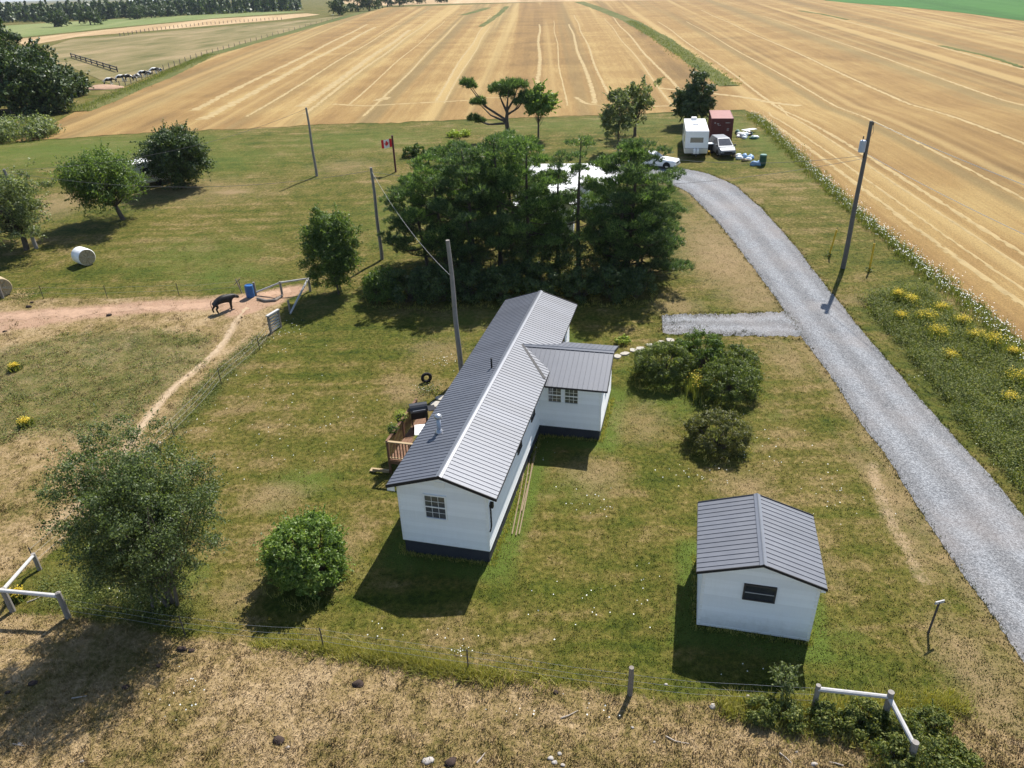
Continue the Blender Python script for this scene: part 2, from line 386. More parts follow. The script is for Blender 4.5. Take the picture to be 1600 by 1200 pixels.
# ------------------------------------------------------------------ outlines of the land (from the photograph, on the ground)
DL = smooth(resample(P2([(880, 268), (960, 272), (1040, 285), (1075, 300), (1100, 325), (1140, 370), (1180, 420), (1215, 470), (1237, 505), (1265, 540), (1300, 590), (1340, 650), (1390, 720), (1440, 800), (1500, 890), (1560, 970), (1605, 1045), (1700, 1190)]), .5), 4)
DR = smooth(resample(P2([(900, 255), (985, 256), (1058, 262), (1105, 270), (1150, 290), (1190, 325), (1230, 370), (1265, 415), (1310, 470), (1370, 545), (1430, 615), (1500, 690), (1560, 760), (1605, 815), (1700, 930), (1800, 1060)]), .5), 4)
DRIVE = np.vstack([DL, DR[::-1]])
PAD = P2([(1034, 494), (1080, 489), (1150, 489), (1228, 488), (1252, 512), (1262, 530), (1180, 524), (1100, 522), (1036, 523)])
PAST_L = P2([(-400, 500), (0, 470), (170, 467), (390, 458), (440, 468), (428, 522), (345, 592), (272, 672), (160, 790), (60, 880), (-400, 1100)])
PAST_F = P2([(-700, 940), (0, 960), (105, 962), (290, 998), (505, 1018), (732, 1050), (985, 1088), (1190, 1106), (1330, 1120), (1450, 1100), (1600, 1160), (2000, 1600), (-900, 1900)])
RED = [P2([(-300, 520), (-60, 503), (0, 497), (100, 490), (200, 482), (330, 475), (400, 466), (455, 455)]), P2([(-200, 540), (0, 512), (80, 500), (160, 486)])]
REDSPOT = P2([(345, 478), (400, 462), (452, 455), (440, 470), (392, 488), (360, 494)])
TRACK = smooth(resample(P2([(385, 480), (368, 505), (345, 545), (290, 590), (255, 622), (225, 660), (190, 715), (150, 765), (100, 805), (50, 850), (-60, 930)]), .4), 3)
WEED_L = P2([(-300, 560), (0, 545), (120, 520), (240, 512), (330, 525), (320, 570), (240, 630), (190, 690), (60, 680), (-300, 760)])
WEED_R = P2([(1318, 462), (1445, 452), (1520, 520), (1620, 600), (1720, 700), (1720, 900), (1600, 800), (1500, 686), (1400, 560)])
WEED_V = P2([(1345, 466), (1445, 452), (1520, 520), (1620, 600), (1720, 700), (1720, 880), (1620, 790), (1530, 690), (1450, 590)])
WEED_F = P2([(245, 668), (330, 580), (398, 525), (428, 522), (365, 592), (285, 676)])
WEED_B = P2([(1130, 1100), (1260, 1098), (1380, 1105), (1440, 1095), (1480, 1150), (1540, 1230), (1380, 1230), (1340, 1160), (1200, 1135)])
WEED_T = P2([(60, 900), (110, 890), (250, 900), (320, 930), (290, 985), (160, 965), (70, 950)])
HX, HY, HA = -2.764, 21.55, .253
def house_local(x, y):
    dx, dy = x-HX, y-HY; c, s = math.cos(HA), math.sin(HA)
    return dx*c-dy*s, dx*s+dy*c
def lush_of(x, y):
    s, t = house_local(x, y)
    hb = np.maximum(np.abs(s)-1.75, np.maximum(.2-t, t-18.2)); eb = np.maximum(np.abs(s-3.1)-1.6, np.abs(t-11.6)-2.1)
    v = 1-sstep(np.minimum(hb, eb), .2, 1.6)
    sx, sy = x-7.75, y-17.4; c, q = math.cos(.246), math.sin(.246); a, bb = sx*c-sy*q, sx*q+sy*c
    v = np.maximum(v, 1-sstep(np.maximum(np.abs(a)-1.8, np.maximum(-bb, bb-3.7)), .2, 1.3))
    for (px, py, rx, ry, k) in LUSH:
        v = np.maximum(v, k*np.exp(-(((x-px)/rx)**2+((y-py)/ry)**2)))
    return v
def blobs(L):
    out = []
    for px, py, rw, rh, k in L:
        a, b_, c = G(px, py), G(px+rw, py), G(px, py-rh); out.append((a.x, a.y, abs(b_.x-a.x)+.01, abs(c.y-a.y)+.01, k))
    return out
LUSH = blobs([(475, 750, 60, 22, .75), (430, 790, 30, 18, .5), (1080, 600, 120, 60, .75), (1120, 690, 70, 30, .7), (475, 910, 80, 35, .7), (350, 430, 110, 25, .6), (110, 235, 300, 26, .68), (330, 250, 200, 30, .5), (560, 220, 200, 20, .5), (900, 195, 250, 14, .45), (300, 400, 160, 40, .5), (900, 760, 90, 40, .5),
              (640, 330, 90, 60, .5), (860, 540, 60, 40, .65), (1010, 330, 60, 30, .5), (530, 470, 60, 20, .5), (1215, 650, 40, 20, .4), (740, 500, 120, 30, .45), (1180, 215, 30, 50, .55), (300, 900, 40, 30, .6), (1330, 1010, 40, 60, .5)])
DRY = blobs([(1130, 400, 70, 70, .8), (1180, 460, 60, 40, .7), (1060, 480, 50, 20, .6), (1385, 770, 22, 80, .8), (1420, 850, 20, 60, .7), (1520, 1040, 60, 90, .7), (1560, 1110, 60, 60, .75), (430, 775, 60, 25, .6), (1000, 660, 60, 40, .5), (930, 740, 60, 30, .6), (1160, 760, 60, 30, .55),
             (300, 300, 160, 25, .45), (1230, 560, 30, 40, .6), (640, 610, 40, 25, .6), (680, 545, 60, 20, .5), (1230, 400, 30, 40, .6), (1130, 300, 70, 14, .6), (360, 300, 40, 5, .9), (1385, 470, 60, 12, .7), (900, 640, 20, 20, .4), (540, 860, 40, 60, .4), (370, 930, 40, 40, .5), (1290, 880, 30, 60, .4), (90, 320, 60, 25, .6), (540, 260, 70, 14, .45)])
def dry_of(x, y):
    v = np.zeros(np.shape(x))
    for (px, py, rx, ry, k) in DRY: v = np.maximum(v, k*np.exp(-(((x-px)/rx)**2+((y-py)/ry)**2)))
    return np.maximum(v, .55*(1-sstep(line_d(x, y, DL), .1, 1.3)))
def past_of(x, y):
    return np.maximum(sstep(poly_sd(x, y, PAST_L), -.6, .6), sstep(poly_sd(x, y, PAST_F), -.6, .6))
def weed_of(x, y):
    v = np.zeros(np.shape(x))
    for q, k in ((WEED_L, .6), (WEED_F, .62), (WEED_R, .50), (WEED_V, .66), (WEED_B, .75), (WEED_T, .75)): v = np.maximum(v, k*sstep(poly_sd(x, y, q), -1.4, 1.2))
    return v
def dirt_of(x, y):
    v = np.maximum(.95*(1-sstep(line_d(x, y, RED[0]), .1, 1.9)), .75*(1-sstep(line_d(x, y, RED[1]), .1, 1.8)))
    return np.maximum(v, sstep(poly_sd(x, y, REDSPOT), -1., .5))
TRACK2 = P2([(1362, 722), (1373, 765), (1392, 812), (1412, 850), (1440, 905)])
def track_of(x, y): return np.maximum(.85*(1-sstep(line_d(x, y, TRACK), .05, .5))*sstep(y, 19, 30), .5*(1-sstep(line_d(x, y, TRACK2), .0, .7)))

# ------------------------------------------------------------------ ground
def grow(a, step, lim, k=1.25):
    out = []; v = a
    while abs(v) < lim: step *= k; v += step; out.append(v)
    return out
xs = np.array(grow(-46, -.4, 9000)[::-1]+list(np.arange(-46, 40, .3))+grow(40, .4, 9000))
ys = np.array(grow(8, -.3, 2000)[::-1]+list(np.arange(8, 60, .3))+list(np.arange(60, 112, .6))+grow(112, .8, 14000))
X, Y = np.meshgrid(xs, ys)
V = np.stack([X, Y, gz(X, Y)], -1).reshape(-1, 3); nx = len(xs); ny = len(ys)
I = (np.arange(ny-1)[:, None]*nx+np.arange(nx-1)[None]).ravel()
me = fast_mesh('ground', V, np.stack([I, I+1, I+nx+1, I+nx], 1), True)
x, y = V[:, 0].astype(float), V[:, 1].astype(float)
z1 = np.stack([past_of(x, y), lush_of(x, y), dry_of(x, y), np.ones_like(x)], 1)
z2 = np.stack([dirt_of(x, y), track_of(x, y), weed_of(x, y), np.ones_like(x)], 1)
for nm, d in (('zone', z1), ('zone2', z2)):
    a = me.color_attributes.new(nm, 'FLOAT_COLOR', 'POINT'); a.data.foreach_set('color', d.astype(np.float32).ravel())
tag(link('ground', me, M['ground']), kind='structure')

# gravel driveway and parking pad: ragged edges, crowned, worn wheel lanes
rng = np.random.default_rng(5)
def jitter(n, amp, seed):
    g = np.random.default_rng(seed); a = g.normal(size=n)
    b = np.convolve(g.normal(size=n+20), np.ones(21)/4.6, 'valid')[:n]
    return amp*(.55*a+.7*b)
def strip_sheet(name, Lf, Rt, m, step=.18, nc=16, crown=.05, off=.014, amp=.10, seed=1):
    n = max(len(resample(Lf, step)), len(resample(Rt, step)))
    def rs(L):
        L = np.asarray(L); s = np.r_[0, np.cumsum(np.hypot(*np.diff(L, axis=0).T))]; q = np.linspace(0, s[-1], n)
        return np.stack([np.interp(q, s, L[:, k]) for k in (0, 1)], 1)
    A, B = rs(Lf), rs(Rt); d = B-A; d /= np.linalg.norm(d, axis=1)[:, None]
    A = A+d*jitter(n, amp, seed)[:, None]; B = B+d*jitter(n, amp, seed+1)[:, None]
    u = np.linspace(0, 1, nc+1); P = A[:, None]*(1-u)[None, :, None]+B[:, None]*u[None, :, None]
    z = gz(P[..., 0], P[..., 1])+off+crown*(4*u*(1-u))[None]**.6
    Vv = np.concatenate([P, z[..., None]], -1).reshape(-1, 3); k = nc+1
    I = (np.arange(n-1)[:, None]*k+np.arange(nc)[None]).ravel()
    me = fast_mesh(name, Vv, np.stack([I, I+1, I+k+1, I+k], 1), True)
    ln = np.exp(-((u-.27)/.12)**2)+np.exp(-((u-.70)/.12)**2); ln = np.tile(ln, n)
    at = me.attributes.new('lane', 'FLOAT', 'POINT'); at.data.foreach_set('value', ln.astype(np.float32))
    return tag(link(name, me, m), kind='structure')
strip_sheet('gravel_driveway', DL, DR, M['gravel'], amp=.055)
strip_sheet('parking_pad', PAD[:5], PAD[[8, 7, 6, 5]], M['gravel'], .16, 12, .02, .010, .16, 9)
def path_sheet(name, L, wd, m, off, seed, step=.22, amp=.12):
    L = smooth(resample(L, step), 2); t = np.gradient(L, axis=0); t /= np.linalg.norm(t, axis=1)[:, None]+1e-9; nrm = np.stack([-t[:, 1], t[:, 0]], 1)
    wv = wd*(1+.35*np.sin(np.arange(len(L))*.23+seed))/2
    return strip_sheet(name, L+nrm*wv[:, None], L-nrm*wv[:, None], m, step, 4, .004, off, amp, seed)
path_sheet('dirt_path', TRACK[:int(len(TRACK)*.72)], .20, M['track'], .008, 3)
path_sheet('dirt_path', RED[0], .7, M['dirt'], .008, 7, .3, .22)

# stubble field: right of the yard (x > 31) and beyond it (y > 104)
def xl(yy): return np.interp(yy, [100, 117, 154, 219, 755], [-62, -66.5, -75, -84.3, -105.4])
def grid_sheet(name, rows, m, off):
    n = len(rows[0]); Vv = np.array([(p[0], p[1], float(gz(p[0], p[1]))+off) for r_ in rows for p in r_]); k = n
    I = (np.arange(len(rows)-1)[:, None]*k+np.arange(k-1)[None]).ravel()
    return fast_mesh(name, Vv, np.stack([I, I+1, I+k+1, I+k], 1), True)
EDGE = P2([(1700, 628), (1600, 537), (1525, 472), (1440, 407), (1340, 325), (1260, 250), (1182, 180)])
yr = np.arange(-20, 104.01, .4); ej = np.interp(yr, EDGE[:, 1], EDGE[:, 0])+jitter(len(yr), .20, 11)
u = np.r_[0, .004, .01, .02, .04, .08, .15, .3, .6, 1]
me1 = grid_sheet('crop_field', [[(e+(420-e)*q, yy) for q in u] for yy, e in zip(yr, ej)], M['crop'], .035)
xq = np.r_[np.arange(0, 1, .0022)]; rows = []
yl = [104.0, 104.6, 106, 109, 114, 120, 130, 145, 165, 190, 220, 260, 320, 400, 500, 620, 760]
for i, yy in enumerate(yl):
    a = float(xl(yy)); b_ = 420.
    xx = a+(b_-a)*np.r_[np.linspace(0, .25, 260), np.linspace(.26, 1, 60)]
    jy = jitter(len(xx), .28, 21) if i == 0 else np.zeros(len(xx))
    edge = np.interp(xx, [-65, -49, -33, -12, 1, 31, 33, 420], [97.9, 101, 102.7, 103.7, 103.4, 104, 104, 104]) if i == 0 else np.full(len(xx), yy)
    jy = np.where(xx > 31.5, 0, jy)
    rows.append(list(zip(xx, edge+jy)))
me2 = grid_sheet('crop_field', rows, M['crop'], .035)
bm = bmesh.new(); bm.from_mesh(me1); bm.from_mesh(me2); cf = bpy.data.meshes.new('crop_field'); bm.to_mesh(cf); bm.free()
tag(link('crop_field', cf, M['crop']), kind='structure')
def px_sheet(name, pts, m, off):
    W = [G(*p) for p in pts]; V_ = []
    for i in range(len(W)):
        a, b_ = W[i], W[(i+1) % len(W)]; n = 8
        for k in range(n):
            q = a.lerp(b_, k/n); V_.append((q.x, q.y, float(gz(q.x, q.y))+off))
    bm = bmesh.new(); vv = [bm.verts.new(p) for p in V_]; f = bm.faces.new(vv); bmesh.ops.triangulate(bm, faces=[f])
    me = bpy.data.meshes.new(name); bm.to_mesh(me); bm.free(); return tag(link(name, me, m), kind='structure')
px_sheet('green_field', [(1290, 1), (1330, 5), (1420, 12), (1500, 20), (1600, 33), (1800, 52), (1900, -10), (1700, -30), (1400, -22), (1250, -12)], M['greenfield'], .09)
px_sheet('far_pasture', [(20, 92), (110, 62), (300, 46), (480, 31), (540, 24), (420, 58), (300, 93), (188, 138), (110, 105)], M['farpasture'], .06)
px_sheet('hay_field', [(20, 62), (180, 45), (330, 30), (480, 21), (500, 23), (440, 31), (300, 43), (120, 58), (40, 72)], M['hay'], .08)
px_sheet('pale_field', [(-100, 47), (60, 37), (230, 27), (420, 18), (480, 18), (330, 29), (180, 43), (0, 62), (-100, 80)], M['palegreen'], .07)
px_sheet('far_stubble', [(560, 10), (700, 6), (900, 2), (1100, 0), (1250, -2), (1200, -14), (900, -13), (650, -6), (520, 2)], M['hay'], .09)
# rough grass balks left unmown in the stubble
def balk(name, pa, pb, w0, w1, seed):
    a, b_ = G(*pa), G(*pb); L = resample(np.array([a[:2], ((a.x+b_.x)/2+1.2, (a.y+b_.y)/2), b_[:2]]), .8)
    t = np.gradient(L, axis=0); t /= np.linalg.norm(t, axis=1)[:, None]; nr = np.stack([-t[:, 1], t[:, 0]], 1); wv = np.linspace(w0, w1, len(L))[:, None]/2
    return strip_sheet(name, L+nr*wv, L-nr*wv, M['strip'], .8, 4, .10, .05, .25, seed)
balk('grass_balk', (1140, 135), (985, 33), 3.2, 6.5, 31)
balk('grass_balk', (985, 33), (905, 3), 6, 9, 33)
balk('grass_balk', (752, 42), (792, 10), 3, 4, 35)
balk('grass_balk', (722, 24), (762, 12), 5, 7, 37)
balk('grass_balk', (1600, 106), (1470, 72), 1.2, 1.6, 39)
balk('grass_balk', (1325, 31), (1250, 17), 1.5, 2.5, 41)
balk('field_margin', (120, 175), (330, 85), 4.5, 4, 43)
balk('field_margin', (330, 85), (590, 12), 5, 8, 45)

# loose straw rows: low fluffy ridges of real straw, uncountable
def row_x(x0, yy): 
    d = np.maximum(yy-104, 0); return x0*(1+.0022*d)+.04*d
RV, RF = [], []; nb = 0
def straw_row(pts, wd, hgt, seed):
    global nb
    g = np.random.default_rng(seed); L = resample(pts, .55 if pts[0][1] < 140 else 1.1); n = len(L)
    t = np.gradient(L, axis=0); t /= np.linalg.norm(t, axis=1)[:, None]+1e-9; nr = np.stack([-t[:, 1], t[:, 0]], 1)
    L = L+nr*jitter(n, .035, seed)[:, None]
    for j, q in enumerate((-1, -.45, .1, .5, 1)):
        o = L+nr*(wd/2*q*(1+.5*g.normal(size=n)*.4))[:, None]; h = (hgt*(1-q*q)+.0)*g.uniform(.5, 1.2, n)
        RV.append(np.c_[o, gz(o[:, 0], o[:, 1])+.038+h])
    I = np.arange(n-1)
    for j in range(4): RF.append(np.stack([nb+j*n+I, nb+j*n+I+1, nb+(j+1)*n+I+1, nb+(j+1)*n+I], 1)[g.uniform(size=n-1) < (1.1 if j in (1, 2) else .8)])
    nb += 5*n
sr = np.random.default_rng(77)
for x0, wd in [(-47, 1.3), (-43, 1.6), (-37, .6), (-31, 1.6), (-29, .7), (-24, .4), (-19.5, .45), (-11, .5), (-9.3, .35), (4.7, .8), (8.7, .3), (13, .7), (15.4, .5), (23.8, .35), (26.3, .6), (37.5, .8), (45.0, .7), (55, .9), (68, .8), (84, 1.), (105, .8)]:
    y0 = 107+sr.uniform(0, 18) if x0 < 31 else 20; y1 = 330+sr.uniform(0, 150)
    yy = np.arange(y0, y1, 3.); straw_row(np.c_[row_x(x0, yy)+.25*np.sin(yy*.05+x0), yy], wd*(1.05 if x0 < 31 else .62), .014, int(x0*10)+900)
for x0, wd, ya, yb in [(32.8, .5, 20, 101), (34.2, .3, 20, 104), (36.3, .3, 20, 110)]:
    yy = np.arange(ya, yb, 3.); straw_row(np.c_[x0+.2*np.sin(yy*.07)+np.maximum(yy-98, 0)*.2, yy], wd, .015, int(x0*7)+50)
for pts, wd in [([(520, 163), (570, 166), (640, 162), (735, 157)], .9), ([(900, 152), (915, 162), (960, 168), (1050, 166)], .7), ([(1030, 138), (1060, 141), (1100, 142)], 1.), ([(1110, 146), (1160, 152), (1200, 160), (1250, 166)], 1.2), ([(590, 158), (606, 152)], 1.6), ([(850, 152), (800, 153), (740, 153)], .5)]:
    straw_row(P2(pts), wd, .02, int(pts[0][0]))
tag(link('straw_rows', fast_mesh('straw_rows', np.vstack(RV), np.vstack(RF)), M['straw']), 'loose pale straw lying in long rows on the stubble', 'straw', kind='stuff')
# ------------------------------------------------------------------ buildings
def siding(A, B, z0, z1, lim=None, step=.18):
    """lapped boards between plan points A and B; outward normal is to the right of A->B"""
    mb = MB(); A = Vector((*A, 0)); B = Vector((*B, 0)); L = (B-A).length; d = (B-A)/L; nr = Vector((d.y, -d.x, 0))
    n = max(1, round((z1-z0)/step)); h = (z1-z0)/n
    for i in range(n):
        a, b = z0+i*h, z0+(i+1)*h
        (u0, u1), (v0, v1) = (lim(a), lim(b)) if lim else ((0, L), (0, L))
        if u1-u0 < .02: break
        if v1 < v0: v0 = v1 = (v0+v1)/2
        o = nr*.032; up = Vector((0, 0, 1))
        V_ = [A+d*u0+o+up*a, A+d*u1+o+up*a, A+d*v1+up*b, A+d*v0+up*b, A+d*u0+up*a, A+d*u1+up*a]
        mb.raw(V_, [(0, 1, 2, 3), (4, 5, 1, 0)])
    return mb
def gable_lim(L, z_eave, z_peak, c):
    def f(z):
        if z <= z_eave: return (0, L)
        k = (z_peak-z)/(z_peak-z_eave); return (c-c*k, c+(L-c)*k)
    return f
def panel_mesh(name, wd, ln, nr=4, hr=.019):
    """sheet of ribbed roofing: x across (0..wd), y down the slope (0..ln)"""
    mb = MB(); prof = []
    p = wd/nr
    for i in range(nr):
        x0 = i*p; prof += [(x0, 0), (x0+p-.032, 0), (x0+p-.026, hr), (x0+p-.010, hr), (x0+p-.004, 0)]
    prof.append((wd-.0005, 0)); n = len(prof)
    V_ = [(x, 0, z) for x, z in prof]+[(x, ln, z) for x, z in prof]+[(x, 0, z-.012) for x, z in prof]+[(x, ln, z-.012) for x, z in prof]
    Fs = [(i, i+1, n+i+1, n+i) for i in range(n-1)]+[(n+i, n+i+1, 3*n+i+1, 3*n+i) for i in range(n-1)]+[(2*n+i+1, 2*n+i, 3*n+i, 3*n+i+1) for i in range(n-1)]
    mb.raw(V_, Fs); return mb.mesh(name)
def slope(root, m, apex, along, down, count, wd, ln, name='roof_panel'):
    """row of panels: apex point at the ridge start, unit vectors along the ridge and down the slope"""
    me = panel_mesh(name, wd, ln); me.materials.append(m)
    along, down = Vector(along).normalized(), Vector(down).normalized(); nn = along.cross(down)
    if nn.z < 0: apex = Vector(apex)+along*wd*count; along = -along; nn = along.cross(down)
    for i in range(count):
        o = link(name, me, None, root); p = Vector(apex)+along*wd*i
        o.matrix_local = Matrix(((along.x, down.x, nn.x, p.x), (along.y, down.y, nn.y, p.y), (along.z, down.z, nn.z, p.z), (0, 0, 0, 1)))
def window(root, c, d, nr, wd, hg, frame, nx=3, ny=2, sash=True, fw=.055, glass=None, bar=.014):
    """window centred at c on a wall with along-direction d and outward normal nr"""
    d, nr = Vector(d).normalized(), Vector(nr).normalized(); up = Vector((0, 0, 1))
    Mx = Matrix(((d.x, nr.x, up.x, c[0]), (d.y, nr.y, up.y, c[1]), (d.z, nr.z, up.z, c[2]), (0, 0, 0, 1)))
    a, b = wd/2, hg/2
    mb = MB(); mb.box((-a-fw, -.01, b), (a+fw, .05, b+fw), Mx).box((-a-fw, -.01, -b-fw), (a+fw, .062, -b), Mx).box((-a-fw, -.01, -b), (-a, .048, b), Mx).box((a, -.01, -b), (a+fw, .048, b), Mx)
    w_ = mb.build('window', frame, root)
    halves = [(-b, 0), (0, b)] if sash else [(-b, b)]
    for z0, z1 in halves:
        MB().box((-a+.002, -.004, z0+.012), (a-.002, .022, z1-.012), Mx).build('pane', glass or M['glass'], w_)
    mb = MB()
    if sash: mb.box((-a, -.002, -.024), (a, .042, .024), Mx)
    for z0, z1 in halves:
        for i in range(1, nx): x_ = -a+wd*i/nx; mb.box((x_-bar/2, 0, z0+.02), (x_+bar/2, .032, z1-.02), Mx)
        for j in range(1, ny): z_ = z0+(z1-z0)*j/ny; mb.box((-a, .001, z_-bar/2), (a, .030, z_+bar/2), Mx)
    if mb.v: mb.build('glazing_bar', frame, w_)
    return w_

# --- white mobile home with its side wing
HZE, HZR, HW, HL = 3.305, 4.006, 2.117, 18.35
home = empty('mobile_home', (HX, HY, 0), -HA, 'long white bungalow with charcoal ribbed metal roof and side wing', 'house')
WL_, WR_, T0, T1 = -1.78, 1.69, .25, 18.1
sl_ = (HZR-HZE)/HW
def roof_z(s): return HZR-abs(s)*sl_
zb = .66; zl, zr_ = roof_z(WL_)-.03, roof_z(WR_)-.03
def home_wall(mb): mb.build('wall', M['siding'], home)
home_wall(siding((WL_, T0), (WR_, T0), zb, HZR-.06, gable_lim(WR_-WL_, zr_, HZR-.04, -WL_)))
home_wall(siding((WR_, T1), (WL_, T1), zb, HZR-.06, gable_lim(WR_-WL_, zr_, HZR-.04, WR_)))
home_wall(siding((WR_, T0), (WR_, T1), zb, zr_)); home_wall(siding((WL_, T1), (WL_, T0), zb, zl))
MB().box((WL_+.03, T0+.03, -.35), (WR_-.03, T1-.03, zb+.01)).build('skirting', M['skirt'], home)
for s, t in ((WL_, T0), (WR_, T0), (WL_, T1), (WR_, T1)):
    mb = MB()
    sx = .075*(1 if s < 0 else -1); st = .075*(1 if t < 5 else -1); o1 = -.024 if s < 0 else .024; o2 = -.024 if t < 5 else .024
    mb.box((min(s+o1, s+sx), min(t+o2, t+st), zb-.02), (max(s+o1, s+sx), max(t+o2, t+st), roof_z(s)-.05)).build('corner_trim', M['white'], home)
mb = MB().box((WL_-.02, T0-.03, zb-.05), (WR_+.02, T0+.02, zb+.006)).box((WR_-.02, T0+.02, zb-.05), (WR_+.03, T1, zb+.006)).box((WL_-.03, T0+.02, zb-.05), (WL_+.02, T1, zb+.006)); mb.build('starter_trim', M['white'], home)
PW = HL/20; SL = math.hypot(HW, HZR-HZE)
slope(home, M['roof'], (0, HL, HZR), (0, -1, 0), (-HW, 0, HZE-HZR), 20, PW, SL)
slope(home, M['roof'], (0, 0, HZR), (0, 1, 0), (HW, 0, HZE-HZR), 20, PW, SL)
def ridge_cap(root, p0, p1, side, drop, wd=.13):
    p0, p1, side = Vector(p0), Vector(p1), Vector(side).normalized(); up = Vector((0, 0, 1)); k = wd*drop
    V_ = []
    for p in (p0, p1): V_ += [p-side*wd+up*(.034-k), p-side*(wd*.28)+up*(.046-k*.28), p+up*.062, p+side*(wd*.28)+up*(.046-k*.28), p+side*wd+up*(.034-k)]
    return MB().raw(V_, [(i, i+1, i+6, i+5) for i in range(4)]).build('ridge_cap', M['ridge'], root)
ridge_cap(home, (0, -.01, HZR), (0, HL+.01, HZR), (1, 0, 0), sl_)
mb = MB()                                        # rake and eave trim, soffits
for t_, o in ((-.012, -1), (HL+.012, 1)):
    for sg in (-1, 1):
        a, b = Vector((0, t_, HZR)), Vector((sg*(HW+.01), t_, HZE)); dn = Vector((0, 0, -.10)); th = Vector((0, -o*.03, 0)); u_ = Vector((0, 0, .034))
        mb.raw([a+u_, b+u_, b+dn, a+dn, a+u_+th, b+u_+th, b+dn+th, a+dn+th], [(0, 1, 2, 3), (4, 7, 6, 5), (0, 4, 5, 1), (3, 2, 6, 7), (1, 5, 6, 2)])
for sg in (-1, 1): mb.box((sg*(HW+.002)-.012, 0, HZE-.09), (sg*(HW+.002)+.012, HL, HZE-.012))
mb.build('fascia', M['rooftrim'], home)
mb = MB()
for sg, wl in ((-1, WL_), (1, WR_)):
    V_ = [(wl*.99, .03, roof_z(wl)-.10), (sg*(HW-.02), .03, HZE-.085), (sg*(HW-.02), HL-.03, HZE-.085), (wl*.99, HL-.03, roof_z(wl)-.10)]
    mb.raw(V_, [(0, 1, 2, 3)])
mb.raw([(-HW+.02, .02, HZE-.06), (0, .02, HZR-.06), (HW-.02, .02, HZE-.06), (HW-.02, T0+.01, HZE-.06), (0, T0+.01, HZR-.06), (-HW+.02, T0+.01, HZE-.06)], [(0, 1, 4, 5), (1, 2, 3, 4)])
mb.raw([(-HW+.03, .022, HZE-.22), (-HW+.03, .022, HZE-.10), (WL_, .022, roof_z(WL_)-.10), (WL_, .022, HZE-.22)], [(0, 1, 2, 3)])
mb.build('soffit', M['white'], home)
window(home, (-.32, T0-.016, 2.42), (1, 0, 0), (0, -1, 0), .78, 1.02, M['white'], 3, 2, True, .055, M['glass_house'])
MB().box((-.28, T0-.045, 3.36), (.12, T0-.002, 3.60)).build('gable_vent', M['white'], home)
for t_ in (5.3, 8.0, 16.0): window(home, (WR_+.014, t_, 2.35), (0, 1, 0), (1, 0, 0), .62, .85, M['darkframe'], 1, 1)
for t_ in (3.2, 11.0, 15.0): window(home, (WL_-.014, t_, 2.35), (0, -1, 0), (-1, 0, 0), .8, .95, M['white'], 1, 1)
mb = MB().tube([(WR_+.05, .52, 2.55), (WR_+.05, .52, 1.65), (WR_+.05, .42, 1.55), (WR_+.05, .30, 1.52)], .03, 6).box((WR_+.01, .46, 2.5), (WR_+.16, .60, 2.72)); mb.build('meter_conduit', M['black'], home)
# flue with a galvanised cap on the left slope, black plumbing vent by the ridge
fl = MB(); zf = roof_z(-1.15)
fl.lathe([(.18, -.08), (.17, .05), (.11, .09), (.10, .14)], 14, (-1.15, 3.45, zf)).build('flue_flashing', M['galv'], home, sm=True)
fp = MB().lathe([(.085, .1), (.085, .70)], 14, (-1.15, 3.45, zf)).build('flue_pipe', M['transformer'], home, sm=True)
MB().lathe([(.14, .66), (.155, .70), (.155, .78), (.10, .83), (.02, .86)], 14, (-1.15, 3.45, zf)).build('flue_cap', M['galv'], fp, sm=True)
MB().lathe([(.045, -.05), (.045, .48)], 10, (-.38, 8.85, roof_z(.38))).build('vent_pipe', M['black'], home, sm=True)
# side wing
ES0, ES1, ET0, ET1, EZR, ER = 1.69, 4.66, 9.52, 13.7, 3.83, 11.6
EZE = 2.98; ELf = ER-9.17; es = (EZR-EZE)/ELf
ezf = EZR-(ER-ET0)*es-.04; ezb = EZR-(ET1-ER)*es-.04; ezm = min(ezf, ezb)
home_wall(siding((ES0, ET0), (ES1, ET0), zb-.06, ezf)); home_wall(siding((ES1, ET1), (ES0, ET1), zb-.06, ezb))
home_wall(siding((ES1, ET0), (ES1, ET1), zb-.06, EZR-.06, gable_lim(ET1-ET0, ezm, EZR-.04, ER-ET0)))
MB().box((ES0-.02, ET0+.03, -.3), (ES1-.03, ET1-.03, zb-.05)).build('skirting', M['skirt'], home)
for t in (ET0, ET1):
    mb = MB()
    st = .07 if t < 12 else -.07; o2 = -.024 if t < 12 else .024
    mb.box((ES1-.07, min(t+o2, t+st), zb-.08), (ES1+.024, max(t+o2, t+st), ezf-.02)).build('corner_trim', M['white'], home)
ESR = 4.98; n_ = 5; pw = (ESR-.25)/n_; eln = math.hypot(ELf, EZR-EZE)
slope(home, M['roof'], (ESR, ER, EZR), (-1, 0, 0), (0, -ELf, EZE-EZR), n_, pw, eln)
slope(home, M['roof'], (ESR-n_*pw, ER, EZR), (1, 0, 0), (0, ELf, EZE-EZR), n_, pw, eln)
ridge_cap(home, (.5, ER, EZR), (ESR+.01, ER, EZR), (0, 1, 0), es)
mb = MB()
for sg in (-1, 1):
    a, b = Vector((ESR+.012, ER, EZR)), Vector((ESR+.012, ER+sg*(ELf+.01), EZE)); dn = Vector((0, 0, -.10)); th = Vector((-.03, 0, 0)); u_ = Vector((0, 0, .034))
    mb.raw([a+u_, b+u_, b+dn, a+dn, a+u_+th, b+u_+th, b+dn+th, a+dn+th], [(0, 1, 2, 3), (4, 7, 6, 5), (0, 4, 5, 1), (3, 2, 6, 7)])
    mb.box((ES0+.35, ER+sg*(ELf+.002)-.012, EZE-.09), (ESR, ER+sg*(ELf+.002)+.012, EZE-.012))
a = Vector((HW*.98, 9.19, HZE+.06)); b = Vector((.44, ER-.02, EZR+.05))          # valley flashing
